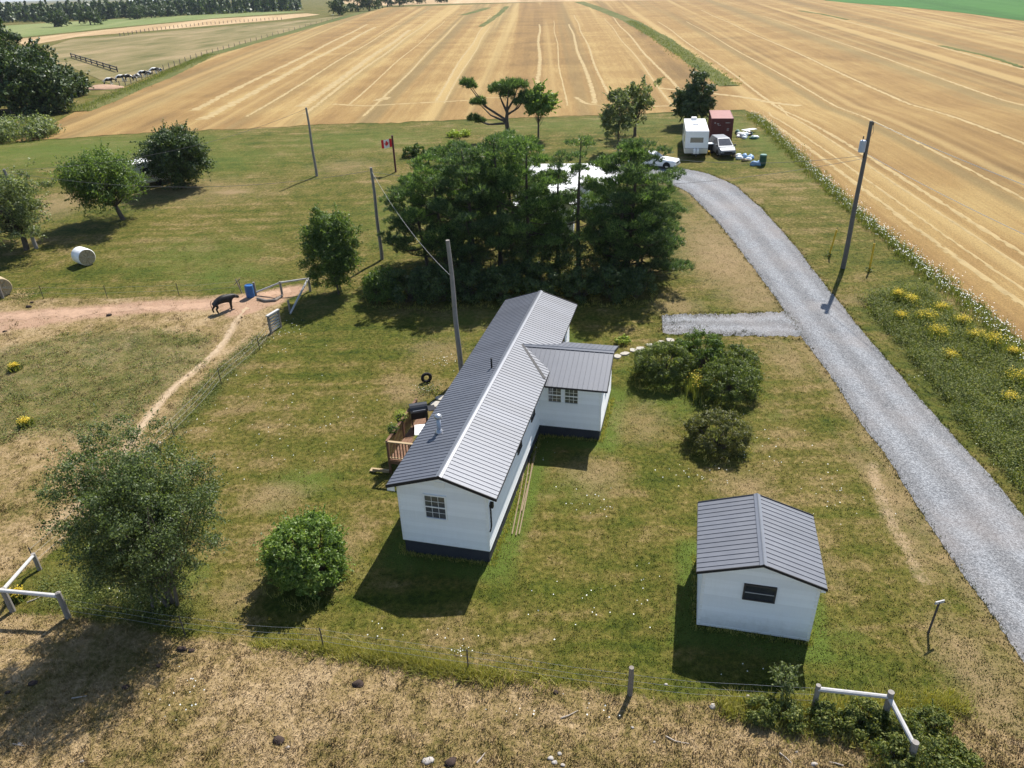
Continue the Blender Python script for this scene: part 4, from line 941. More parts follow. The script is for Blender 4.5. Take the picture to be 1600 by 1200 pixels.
bush('garden_shrub', G(1121, 694), 'bronze leaved low round shrub set apart in front of the group', 1.5, 1.45, 24, 'leaf_f', 11000, .08, 70, .32)
def goldenrod(p, label, r, h, seed, group=None, parts=True):
    g = np.random.default_rng(seed); root = empty('goldenrod_plant', p, 0, label, 'plant', group); n = 260
    q = np.c_[g.normal(size=(n, 2))*r*.62, np.zeros(n)]
    blades('stem', q, h*.5, h*.95, 2, M['weed'], g, .03, .25, .05, root, kind='')
    n = 330; d = g.normal(size=(n, 3)); P_ = np.c_[g.normal(size=(n, 2))*r*.55*g.uniform(.7, 1.3, 2), h*(.78+.26*g.uniform(size=n)-.16*np.abs(g.normal(size=n)))]
    leaves('flower_head', P_, d*.4+np.array([0, 0, 1]), .075, M['gold_fl'], root, g, kind='stuff'); return root
goldenrod(G(1094, 616), 'golden flowering clump among the garden shrubs', .62, 1.15, 300)
gl = 'yellow goldenrod clump in the weedy strip beside the driveway'
for i, (px, py, r, h) in enumerate([(1400, 472, .38, .9), (1420, 480, .38, .9), (1405, 505, .35, .8), (1445, 506, .5, .9), (1462, 532, .5, .95), (1468, 492, .45, .8), (1500, 512, .4, .8), (1548, 545, .65, 1.), (1520, 535, .4, .8), (1590, 605, .6, 1.), (1482, 565, .35, .7), (1575, 632, .35, .7), (1580, 560, .3, .7)]):
    goldenrod(G(px, py), gl, r, h, 310+i, 'goldenrod clumps beside the driveway')
for i, (px, py, lab) in enumerate([(24, 578, 'small goldenrod clump in the left pasture below the red track'), (40, 665, 'small goldenrod clump near the trodden pasture track'), (28, 935, 'goldenrod clump inside the grey log brace by the big tree')]):
    goldenrod(G(px, py), lab, .2, .45, 340+i)
# shrubs and weeds by the lower right log brace
for i, (px, py, r, h) in enumerate([(1190, 1118, .50, .55), (1228, 1124, .55, .6), (1290, 1130, .5, .62), (1350, 1128, .55, .75), (1335, 1140, .45, .6), (1405, 1150, .55, .85), (1450, 1140, .5, .8), (1395, 1190, .6, .9), (1445, 1195, .65, .9), (1480, 1180, .45, .6), (1500, 1205, .5, .6)]):
    bush('bramble_bush', G(px, py), 'leafy bramble bush around the bottom of the pale log corner brace', r*.92, h*.9, 360+i, 'weed', 1500, .075, 24, None, 'brambles round the log brace')
tree('sapling', G(1221, 1092), 'thin leafy sapling growing at the fence in the shed shadow', 1.35, .42, 26, 'leaf_c', .018, .55, 22, .16, 32, .075, .62, cat='sapling')
tree('sapling', G(1590, 1110), 'low green sapling at the driveway edge', .5, .3, 27, 'leaf_d', .014, .3, 10, .12, 20, .06, .55, cat='sapling') if False else None
for i, (px, py, r, h) in enumerate([(640, 245, .75, 1.0), (654, 244, .7, 1.3), (668, 246, .7, .9), (684, 245, .75, 1.2), (700, 247, .9, 1.1)]):
    bush('border_shrub', G(px, py), 'dark green shrub in the border bed near the flagpole', r, h, 380+i, 'leaf_a', 900, .17, 16, None, 'shrubs in the border bed')
bush('lime_shrub', G(717, 212), 'low lime yellow plant patch alone on the far lawn', 1.3, .5, 390, 'lime', 700, .2, 20)
bush('hosta_plant', G(973, 536), 'lime green hosta at the back corner of the side wing', .38, .45, 391, 'lime', 500, .12, 12, cat='plant')
# overgrown edges
bush('field_hedge', G(30, 215), 'low pale flowering shrubs at the stubble corner', 4.5, 1.8, 392, 'leaf_c', 5000, .3, 40)
# dark trees at the far left
for i, (px, py, h, r, lf) in enumerate([(8, 160, 14, 4.5, 'leaf_b'), (40, 168, 12, 4.5, 'leaf_b'), (66, 172, 10, 4., 'leaf_b'), (22, 182, 9, 4.2, 'leaf_b'), (90, 176, 6.5, 3.2, 'leaf_b'), (-25, 175, 15, 5, 'leaf_b'), (115, 150, 3.5, 2.4, 'leaf_b')]):
    tree('hedgerow_tree', G(px, py), 'tall dark tree in the grove beside the cattle yard', h, r, 400+i, lf, .3, h*.55, 80, 1.3, 120, .5, .5, (0, 0), -.9, group='trees of the dark grove')
# trees along the far field boundary
for i, (px, py, h, r) in enumerate([(530, 24, 10, 6), (560, 18, 15, 11), (578, 17, 13, 9), (592, 14, 18, 9), (606, 11, 15, 7), (624, 10, 10, 9), (652, 6, 12, 10), (690, 4, 8, 7), (142, 39, 7, 6), (215, 30, 9, 7), (237, 28, 9, 8), (262, 26, 9, 8), (88, 42, 8, 7)]):
    tree('boundary_tree', G(px, py), 'distant dark round tree on the far field boundary', h, r, 420+i, 'leaf_b', .5, h*.5, 26, 2.6, 60, 1.3, .5, (0, 0), -.9, group='trees on the far field boundary')
# far wood: reads as one mass
g = np.random.default_rng(8); FV, FQ, fb = [], [], 0; FD = []
for k in range(1500):
    px = g.uniform(-500, 470); yb_ = np.interp(px, [-500, 0, 150, 300, 420, 470], [64, 36, 31, 24, 19, 17])-abs(g.normal())*4.5
    q = G(px, max(yb_, -25*0+np.interp(px, [-500, 0, 800], [20, 8, -18]))); h = g.uniform(7, 13)*(1.25 if g.uniform() < .2 else 1); r = h*g.uniform(.2, .33); n = 46
    t = g.uniform(0, 1, n)**.8; a = g.uniform(0, 6.283, n); rr = r*(1-t)**(.75)*g.uniform(.6, 1.1, n)+.1
    FV.append(np.stack([q.x+rr*np.cos(a), q.y+rr*np.sin(a), q.z+h*t+.2], 1)); FD.append(np.stack([np.cos(a), np.sin(a), np.full(n, .6)], 1))
leaves('far_wood', np.vstack(FV), np.vstack(FD), 2.6, M['leaf_b'], None, g, .8); tag(bpy.data.objects['far_wood'], 'dark conifer wood along the far horizon', 'forest', None, 'stuff')
# ------------------------------------------------------------------ poles, wires, flag
def top_of(px, py, pyt):
    b = G(px, py); lo, hi = 0., 30.
    def ypx(z): d = np.array([b.x, b.y, b.z+z-H]); return 600-F*(d@UP)/(d@FW)
    for _ in range(40):
        m = (lo+hi)/2
        if ypx(m) > pyt: lo = m
        else: hi = m
    return b, lo
POLE = {}
def utility_pole(key, px, py, pyt, r, m, label, lean=(0, 0)):
    b, h = top_of(px, py, pyt); root = empty('utility_pole', b, 0, label, 'pole')
    n = 8; pts = [Vector((lean[0]*i/n+.02*math.sin(i*1.3), lean[1]*i/n+.02*math.cos(i), -.3+(h+.3)*i/n)) for i in range(n+1)]
    MB().tube(pts, [r*(1-.32*i/n) for i in range(n+1)], 12).build('shaft', m, root, sm=False)
    POLE[key] = (root, b, h, lean); return root, h
utility_pole('A', 57, 388, 264, .15, M['pole'], 'grey wooden pole leaning beside the tree on the left lawn', (-.35, 0))
utility_pole('B', 495, 275, 168, .14, M['pole'], 'bare grey wooden pole alone on the far lawn'); utility_pole('C', 597, 405, 262, .14, M['pole'], 'grey wooden pole on the lawn next to the pine clump')
utility_pole('D', 722, 592, 375, .15, M['pole'], 'weathered pole right behind the long white bungalow', (-.22, 0))
rt, hm = utility_pole('M', 1317, 419, 189, .17, M['polemain'], 'tall dark utility pole with grey transformer beside the driveway')
MB().lathe([(.17, 0), (.21, .03), (.21, .72), (.19, .76), (.05, .80)], 16, (-.34, -.10, hm-1.95)).build('transformer', M['transformer'], rt, sm=False)
MB().box((-.2, -.05, hm-1.75), (-.1, .02, hm-1.35)).build('transformer_bracket', M['steel'], rt)
for dx, dz in ((-.36, -1.1), (.12, -.25), (-.12, -2.35), (-.12, -2.15)): MB().lathe([(.035, 0), (.05, .06), (.03, .12), (.045, .18)], 8, (dx, -.05, hm+dz)).build('insulator', M['darkframe'], rt)
MB().tube([(.12, -.05, hm-.2), (.2, -.1, hm-.7), (-.1, -.12, hm-1.2), (-.34, -.1, hm-1.12)], .012, 5).build('jumper_wire', M['cable'], rt)
def ptop(k, dz=0.): r_, b, h, l = POLE[k]; return b+Vector((l[0], l[1], h+dz))
def span(name, a, b, sag, r, m, label):
    a, b = Vector(a), Vector(b); n = 24
    MBx = MB().tube([a.lerp(b, i/n)-Vector((0, 0, 4*sag*(i/n)*(1-i/n))) for i in range(n+1)], r, 5); o = MBx.build(name, m); return tag(o, label, 'wire')
def far_pt(px, py, dist):
    d = FW+RT*(px-800)/F+UP*(600-py)/F; return Vector((0, 0, H))+Vector(d)*dist
mt = ptop('M')
span('power_line', mt+Vector((.12, -.05, -.05)), mt+Vector((9.5, -62, 0)), 1.6, .016, M['cable_l'], 'pale high power line from the tall transformer pole over the stubble')
span('power_line', mt+Vector((.1, -.05, -2.1)), mt+Vector((9.2, -60, -2.1)), 1.8, .014, M['cable_l'], 'pale lower power line running below the high one over stubble')
span('service_wire', mt+Vector((-.15, 0, -2.2)), Vector((9.6, 66, 6.5)), .8, .013, M['cable'], 'dark service wire from transformer pole to the white roofed bungalow')
span('service_wire', mt+Vector((-.15, 0, -2.4)), ptop('C', -.3), 1.5, .012, M['cable'], 'dark service wire crossing from transformer pole towards the pines')
span('service_wire', ptop('C', -.25), ptop('D', -1.9), .6, .010, M['wire'], 'pale sagging wire between the pine-side pole and the bungalow pole')
span('service_wire', ptop('C', -.2), ptop('A', -.2), 1.2, .012, M['cable'], 'thin dark wire from the pine-side pole to the leaning pole')
span('service_wire', ptop('A', -.1), ptop('B', -.1), 1.2, .012, M['cable'], 'thin dark wire from leaning pole to the bare far pole')
span('service_wire', ptop('A', -.1), ptop('A')+Vector((-30, -14, 0)), .8, .012, M['cable'], 'thin dark wire leaving the leaning pole away from the lawn')
b, h = top_of(618.5, 268.5, 212)
fp_ = empty('flagpole', b, 0, 'dark maroon square flagpole on the far lawn', 'flagpole')
MB().box((-.085, -.085, -.2), (.085, .085, h)).build('post', M['maroon'], fp_); MB().box((-.11, -.11, h), (.11, .11, h+.03)).build('post_cap', M['maroon'], fp_)
flag = empty('flag', b+Vector((-.1, -.02, h-1.1)), 0, 'red and white maple leaf flag hanging from its pole', 'flag')
def cloth(name, u0, u1, m, v0=0., v1=1., off=0., pts=None):
    Wd, Hg = 1.35, .95
    def f(u, v): return (-(u*Wd)*.93, .10*math.sin(u*7)+.03*math.sin(v*4+u*3)+off, v*Hg-.16*u+.02*math.sin(u*9))
    if pts is None:
        n, k = 8, 6; V_ = [f(u0+(u1-u0)*i/n, v0+(v1-v0)*j/k) for i in range(n+1) for j in range(k+1)]; Fs = [(i*(k+1)+j, i*(k+1)+j+1, (i+1)*(k+1)+j+1, (i+1)*(k+1)+j) for i in range(n) for j in range(k)]
        return MB().raw(V_, Fs).build(name, m, flag, sm=True)
    return MB().raw([f(*p) for p in pts], [tuple(range(len(pts)))]).build(name, m, flag)
flag.scale = (.86, .86, .86)
cloth('red_bar', 0, .25, M['flagred']); cloth('white_field', .25, .75, M['flagwhite']); cloth('red_bar', .75, 1, M['flagred'])
half = [(0, .98), (.045, .86), (.09, .88), (.075, .66), (.15, .74), (.165, .68), (.235, .70), (.215, .58), (.24, .54), (.13, .38), (.14, .30), (.012, .33), (.012, .12)]
for sg in (-.014, .014):
    bmx = [(.5+a*.78, .03+v*.9) for a, v in half]+[(.5-a*.78, .03+v*.9) for a, v in half[::-1]]
    cn = (.5, .5); V_ = [cn]+bmx
    Wd, Hg = 1.35, .95
    def f_(u, v): return (-(u*Wd)*.93, .10*math.sin(u*7)+.03*math.sin(v*4+u*3)+sg, v*Hg-.16*u+.02*math.sin(u*9))
    MB().raw([f_(*p) for p in V_], [(0, i, i % (len(V_)-1)+1) for i in range(1, len(V_))]).build('maple_leaf', M['flagred'], flag)
for i, (px, py, pyt, tx, lab) in enumerate([(1295, 400, 360, .28, 'leaning yellow guy wire guard left of the transformer pole'), (1358, 424, 381, 0, 'upright yellow marker rod on the field side of the transformer pole')]):
    b, h = top_of(px, py, pyt); r_ = empty('yellow_marker', b, 0, lab, 'marker')
    MB().tube([(0, 0, -.1), (tx, .1, h)], .065, 8).build('sleeve', M['yellow'], r_); MB().tube([(tx, .1, h), (tx*1.25, .13, h*1.12)], .015, 5).build('rod', M['steel'], r_)
    gg = np.random.default_rng(i); leaves('ground_leaf', np.c_[gg.normal(size=(90, 2))*.16, gg.uniform(.02, .3, 90)], gg.normal(size=(90, 3))+[0, 0, 1], .12, M['weed'], r_, gg, kind='stuff')

# ------------------------------------------------------------------ fences, braces, gate
def post_mesh(r, h, m, steel=False, seed=0):
    mb = MB()
    if steel: mb.box((-.022, -.004, -.2), (.022, .004, h)).box((-.004, .004, -.2), (.004, .032, h))
    else: mb.tube([(0, 0, -.25), (.01, 0, h*.5), (0, .01, h)], [r*1.05, r, r*.92], 9)
    return mb
def wire_fence(label, posts, hs, kinds, wires):
    root = empty('wire_fence', posts[0], 0, label, 'fence')
    for (p, h, k) in zip(posts, hs, kinds):
        o = post_mesh(.085 if k == 'w' else .02, h, None, k == 's').build('post', M['steel'] if k == 's' else M['post'], root, p-posts[0])
    for wz in wires:
        pts = []
        for a, b in zip(posts[:-1], posts[1:]):
            for i in range(6): t = i/6; q = a.lerp(b, t); pts.append(Vector((q.x, q.y, float(gz(q.x, q.y))+wz-.05*math.sin(math.pi*t)))-posts[0])
        pts.append(posts[-1]+Vector((0, 0, wz))-posts[0]); MB().tube(pts, .005, 4).build('wire', M['wire'], root)
    return root
FG = [G(102, 963), G(290, 993), G(506, 1013), G(732, 1047), G(984, 1085), G(1272, 1107)]
wire_fence('wire fence on thin posts across the dry pasture below the shed', FG[1:5], [.95, .95, .95, 1.2], 'sssw', ())
fgw = empty('fence_wires', FG[0], 0, 'thin wire strands strung between the two log braces', 'fence')
for wz in (.35, .62, .9):
    pts = []
    for a, b in zip(FG[:-1], FG[1:]):
        for i in range(6): t = i/6; q = a.lerp(b, t); pts.append(Vector((q.x, q.y, float(gz(q.x, q.y))+wz-.05*math.sin(math.pi*t)))-FG[0])
    pts.append(FG[-1]+Vector((0, 0, wz))-FG[0]); MB().tube(pts, .0045, 4).build('wire', M['wire'], fgw)
wire_fence('wire fence on dark posts between the trodden pasture track and lawn', [G(58, 886), G(272, 681), G(346, 600), G(406, 547), G(424, 522)], [1., 1., 1., .95, 1.], 'sssss', (.3, .6, .9))
wire_fence('wire fence on thin posts along the red dirt track', [G(5, 466), G(68, 466), G(168, 466), G(280, 462), G(377, 456)], [1.9, .95, .95, .95, .9], 'wssss', (.4, .8))
def rail(root, a, b, r, m, name='rail', mid=None):
    a, b = Vector(a)-root.location, Vector(b)-root.location; c = (a+b)/2+(Vector(mid) if mid else Vector((0, 0, 0)))
    return MB().tube([a, a.lerp(c, .5)*.5+a.lerp(c, .5)*.5, c, c.lerp(b, .5), b], [r*1.05, r, r*.98, r*.95, r*.9], 9).build(name, m, root)
def zup(p, h): return Vector((p.x, p.y, p.z+h))
def brace(label, posts, rails, m=None):
    root = empty('log_brace', posts[0][0], 0, label, 'fence brace')
    for p, h, r in posts: MB().tube([p-root.location+Vector((0, 0, -.3)), p-root.location+Vector((.01, 0, h*.6)), p-root.location+Vector((0, .01, h))], [r*1.06, r, r*.95], 10).build('post', M['pole'] if m is None else m, root)
    for a, b, r in rails: rail(root, a, b, r, M['log'])
    return root
p1, p2, p3 = G(1270, 1108), G(1378, 1128), G(1418, 1196)
brace('pale log corner brace with brambles below the shed', [(p1, 1.05, .075), (p2, 1.3, .095), (p3, 1.0, .10)], [(zup(p1, .9), zup(p2, 1.1), .07), (zup(p2, 1.05), zup(p3, .85), .07)])
p1, p2, p3 = G(107, 965), G(20, 955), G(62, 890)
brace('grey log corner brace under the big airy tree', [(p1, 1.2, .10), (p2, 1.1, .10), (p3, .8, .085)], [(zup(p1, 1.05), zup(G(-40, 952), 1.1), .075), (zup(p2, 1.02), zup(p3, .72), .07)])
p1, p2, p3, p4 = G(400, 461), G(441, 461), G(485, 455), G(453, 487)
br = brace('grey log corner brace beside the blue barrel and cattle track', [(p1, .95, .08), (p2, 1.0, .08), (p3, 1.0, .085), (p4, .8, .07)], [(zup(p1, .18), zup(p2, .92), .065), (zup(p2, .92), zup(p3, .95), .065), (zup(p3, .95), zup(G(454, 492), .1), .07)])
lg = empty('fallen_log', G(402, 466), 0, 'curved dark log lying on the ground by the log brace', 'log')
q = [G(402, 466, .08), G(415, 470, .08), G(430, 469, .08), G(441, 462, .08)]; MB().tube([v-lg.location for v in q], [.09, .1, .1, .08], 8).build('log', M['post'], lg)
gt = G(424, 522); gt2 = G(439, 511); dv = gt2-gt; an = math.atan2(dv.y, dv.x); wd = dv.length
gate = empty('slatted_gate', gt, an, 'grey slatted wooden gate panel standing in the pasture fence gap', 'gate')
for x_ in (0, wd): MB().box((x_-.06, -.06, -.2), (x_+.06, .06, 1.22)).build('post', M['post'], gate)
for i in range(6): MB().box((.06, -.025, .14+i*.19), (wd-.06, .025, .235+i*.19)).build('slat', M['log'], gate)
MB().box((-.08, -.09, 1.225), (wd+.08, .09, 1.30)).build('top_rail', M['log'], gate)
xr = empty('crossed_stakes', G(378, 458), 0, 'two crossed weathered stakes next to the blue barrel', 'stake')
MB().tube([(.05, 0, -.2), (-.22, 0, 1.05)], .04, 6).build('stake', M['post'], xr); MB().tube([(-.42, .05, .62), (.10, -.05, 1.1)], .03, 6).build('crosspiece', M['post'], xr)
br_ = empty('water_barrel', G(392, 464), 0, 'blue plastic barrel standing by the cattle track', 'barrel')
MB().lathe([(.25, 0), (.29, .06), (.295, .3), (.285, .32), (.295, .34), (.295, .6), (.285, .62), (.295, .64), (.28, .86), (.24, .9), (.22, .9), (.21, .86)], 18).build('drum', M['blue'], br_, sm=False); MB().lathe([(.292, .44), (.30, .45), (.30, .47), (.292, .48)], 18).build('hoop', M['blue'], br_)
tr_ = empty('sign_post', G(1450, 990), 0, 'thin dark post with a small blank grey board near the driveway', 'sign')
MB().box((-.025, -.025, -.2), (.025, .025, 1.28)).build('post', M['steel'], tr_); bd = MB().box((-.18, -.02, 1.24), (.22, .02, 1.34)).build('board', M['log'], tr_); tr_.rotation_euler = (R(-4), R(8), R(20))

# ------------------------------------------------------------------ bales
def bale(p, rz, label, r=.66, ln=1.2, wm='bale'):
    root = empty('hay_bale', p+Vector((0, 0, r-.04)), rz, label, 'bale'); n = 28
    V_ = [(sx*ln/2*k1, r*k2*math.cos(2*math.pi*k/n), r*k2*math.sin(2*math.pi*k/n)) for sx, k1, k2 in ((-1, 1, .93), (-1, .93, .99), (0, 1, 1.0), (1, .93, .99), (1, 1, .93)) for k in range(n)]
    MB().raw(V_, [(i*n+k, i*n+(k+1) % n, (i+1)*n+(k+1) % n, (i+1)*n+k) for i in range(4) for k in range(n)]).build('wrap', M[wm], root, sm=True)
    g = np.random.default_rng(3)
    for sx in (-1, 1):
        V_ = [(sx*(ln/2-.03), 0, 0)]+[(sx*(ln/2-.02+.03*g.normal()*(q < 3)), r*.93*q/3*math.cos(2*math.pi*k/n), r*.93*q/3*math.sin(2*math.pi*k/n)) for q in (1, 2, 3) for k in range(n)]
        Fs = [(0, 1+k, 1+(k+1) % n) for k in range(n)]+[(1+q*n+k, 1+q*n+(k+1) % n, 1+(q+1)*n+(k+1) % n, 1+(q+1)*n+k) for q in range(2) for k in range(n)]
        MB().raw(V_, Fs).build('hay_end', M['hay_end'], root)
    return root
bale(G(134, 412), R(-38), 'white wrapped round hay bale lying on the open lawn')
bale(G(3, 460), R(-40), 'round unwrapped hay bale beside the thick fence post', .68, 1.2, 'hay_end')
sp = G(30, 462); g = np.random.default_rng(4); q = np.c_[g.normal(size=(500, 2))*[.55, .5]+[sp.x, sp.y], np.zeros(500)]
blades('spilled_hay', q, .02, .10, 2, M['straw'], g, .02, 2.5, .05, None, 'loose hay spilled on the ground beside the fence-post bale', 'hay')

# ------------------------------------------------------------------ animals
def skin_body(name, joints, edges, m, parent=None, sub=2):
    me = bpy.data.meshes.new(name); me.from_pydata([j[0] for j in joints], edges, []); o = link(name, me, m, parent)
    sk = o.modifiers.new('skin', 'SKIN'); lay = me.skin_vertices[0] if me.skin_vertices else None
    if lay is None:
        bm = bmesh.new(); bm.from_mesh(me); bm.verts.layers.skin.verify(); bm.to_mesh(me); bm.free(); lay = me.skin_vertices[0]
    for i, j in enumerate(joints): lay.data[i].radius = j[1] if hasattr(j[1], '__len__') else (j[1], j[1])
    lay.data[0].use_root = True
    s = o.modifiers.new('sub', 'SUBSURF'); s.levels = sub; s.render_levels = sub; sk.use_smooth_shade = True
    return o
def cow(p, rz, label, m, k=1., group=None, lying=False, cat='cow'):
    root = empty('cow', p, rz, label, cat, group); root.scale = (k, k, k); z = -.55 if lying else 0
    J = [((-.68, 0, 1.12+z), (.29, .31)), ((-.2, 0, 1.06+z), (.33, .37)), ((.25, 0, 1.06+z), (.32, .36)), ((.60, 0, 1.12+z), (.26, .33)), ((.90, 0, 1.14+z), (.17, .23)), ((1.13, 0, 1.06+z), (.16, .17)), ((1.42, 0, .88+z), (.105, .11))]
    E_ = [(i, i+1) for i in range(6)]
    def leg(at, pts):
        i0 = at
        for q, r_ in pts: J.append((q, r_)); E_.append((i0, len(J)-1)); i0 = len(J)-1
    if not lying:
        for sy in (-1, 1):
            leg(3, [((.60, sy*.19, .74), .14), ((.63+.07*sy, sy*.19, .42), .092), ((.62+.08*sy, sy*.19, .10), .075), ((.67+.08*sy, sy*.19, .04), .085)])
            leg(0, [((-.68, sy*.19, .78), .19), ((-.58-.07*sy, sy*.20, .55), .11), ((-.78-.1*sy, sy*.20, .38), .085), ((-.73-.12*sy, sy*.20, .10), .072), ((-.68-.12*sy, sy*.20, .04), .082)])
    else:
        for sy in (-1, 1):
            leg(3, [((.7, sy*.28, .22), .10), ((.95, sy*.3, .10), .06), ((.7, sy*.36, .07), .05)]); leg(0, [((-.45, sy*.36, .22), .18), ((-.15, sy*.46, .12), .07), ((-.45, sy*.52, .07), .05)])
    skin_body('body', J, E_, m, root, 1 if group else 2)
    MB().tube([(-.86, 0, 1.18+z), (-.98, .02, .95+z), (-.97, .03, .55+max(z, -.3))], [.03, .022, .03], 6).build('tail', m, root)
    for sy in (-1, 1): MB().raw([(1.08, sy*.10, 1.16+z), (1.02, sy*.27, 1.15+z), (1.10, sy*.26, 1.08+z), (1.14, sy*.12, 1.10+z)], [(0, 1, 2, 3)]).build('ear', m, root)
    return root
cow(G(351, 486), R(38), 'black cow standing on the red dirt track', M['cow'], .80)
hb = NB('pied_hide'); M['pied'] = hb.fin(hb.ramp(hb.noise(1.5, 2, .4), [(.47, (.016, .015, .015)), (.50, (.72, .70, .66))]), .7)
for i, (px, py, rz, ly) in enumerate([(188, 128, 20, False), (203, 127, 200, False), (214, 122, 60, True), (222, 121, 10, False), (232, 117, 170, True), (240, 116, 30, False), (249, 112, 200, True), (170, 133, 10, False)]):
    cow(G(px, py), R(rz), 'black and white cow resting by the pasture fence line', M['pied'], 1.05, 'pied cattle by the far fence', ly)
yd = G(165, 138); blob('dirt_mound', M['dirt'], 4.2, 2.6, .6, 5, None, yd); tag(bpy.data.objects['dirt_mound'], 'low bare mound of soil in the cattle yard', 'mound')
shd = empty('feed_barrier', G(182, 114), 0, 'long dark feed barrier running through the cattle yard', 'barrier'); a, b = G(112, 90), G(184, 113)
for t in range(9): q = a.lerp(b, t/8)-shd.location; MB().box((q.x-.12, q.y-.12, -.2), (q.x+.12, q.y+.12, 1.3)).build('post', M['steel'], shd)
for z_ in (.5, 1.1): MB().tube([a-shd.location+Vector((0, 0, z_)), b-shd.location+Vector((0, 0, z_))], .14, 6).build('rail', M['steel'], shd)
ffp = [G(px, np.interp(px, [188, 300, 440, 560], [137, 93, 52, 20])) for px in np.linspace(188, 520, 40)]
ff = empty('wire_fence', ffp[0], 0, 'far post and wire fence along the stubble edge', 'fence')
pm = post_mesh(.09, 1.25, None).mesh('post'); pm.materials.append(M['post'])
for q in ffp: link('post', pm, None, ff, q-ffp[0])
ffq = [G(px, np.interp(px, [188, 240, 320, 430], [57, 48, 39, 31])) for px in np.linspace(188, 440, 40)]
ff2 = empty('wire_fence', ffq[0], 0, 'farthest post fence between the tan pasture and hay field', 'fence'); pm2 = post_mesh(.16, 1.5, None).mesh('post'); pm2.materials.append(M['post'])
for q in ffq: link('post', pm2, None, ff2, q-ffq[0])

# ------------------------------------------------------------------ vehicles
def wheel(root, p, r=.31, wd=.2):
    w_ = empty('wheel', (0, 0, 0)); w_.parent = root; w_.location = p
    n = 18; V_ = [(rr*math.cos(2*math.pi*k/n), yy, rr*math.sin(2*math.pi*k/n)) for rr, yy in ((r*.6, -wd/2), (r*.95, -wd/2), (r, -wd*.3), (r, wd*.3), (r*.95, wd/2), (r*.6, wd/2)) for k in range(n)]
    MB().raw(V_, [(i*n+k, i*n+(k+1) % n, (i+1)*n+(k+1) % n, (i+1)*n+k) for i in range(5) for k in range(n)]).build('tyre', M['rubber'], w_)
    V_ = [(rr*math.cos(2*math.pi*k/n), yy, rr*math.sin(2*math.pi*k/n)) for yy, rr in ((-wd*.42, r*.62), (wd*.42, r*.62)) for k in range(n)]
    MB().raw(V_, [tuple(range(n)), tuple(range(2*n-1, n-1, -1))]+[(k, (k+1) % n, n+(k+1) % n, n+k) for k in range(n)]).build('rim', M['galv'], w_)
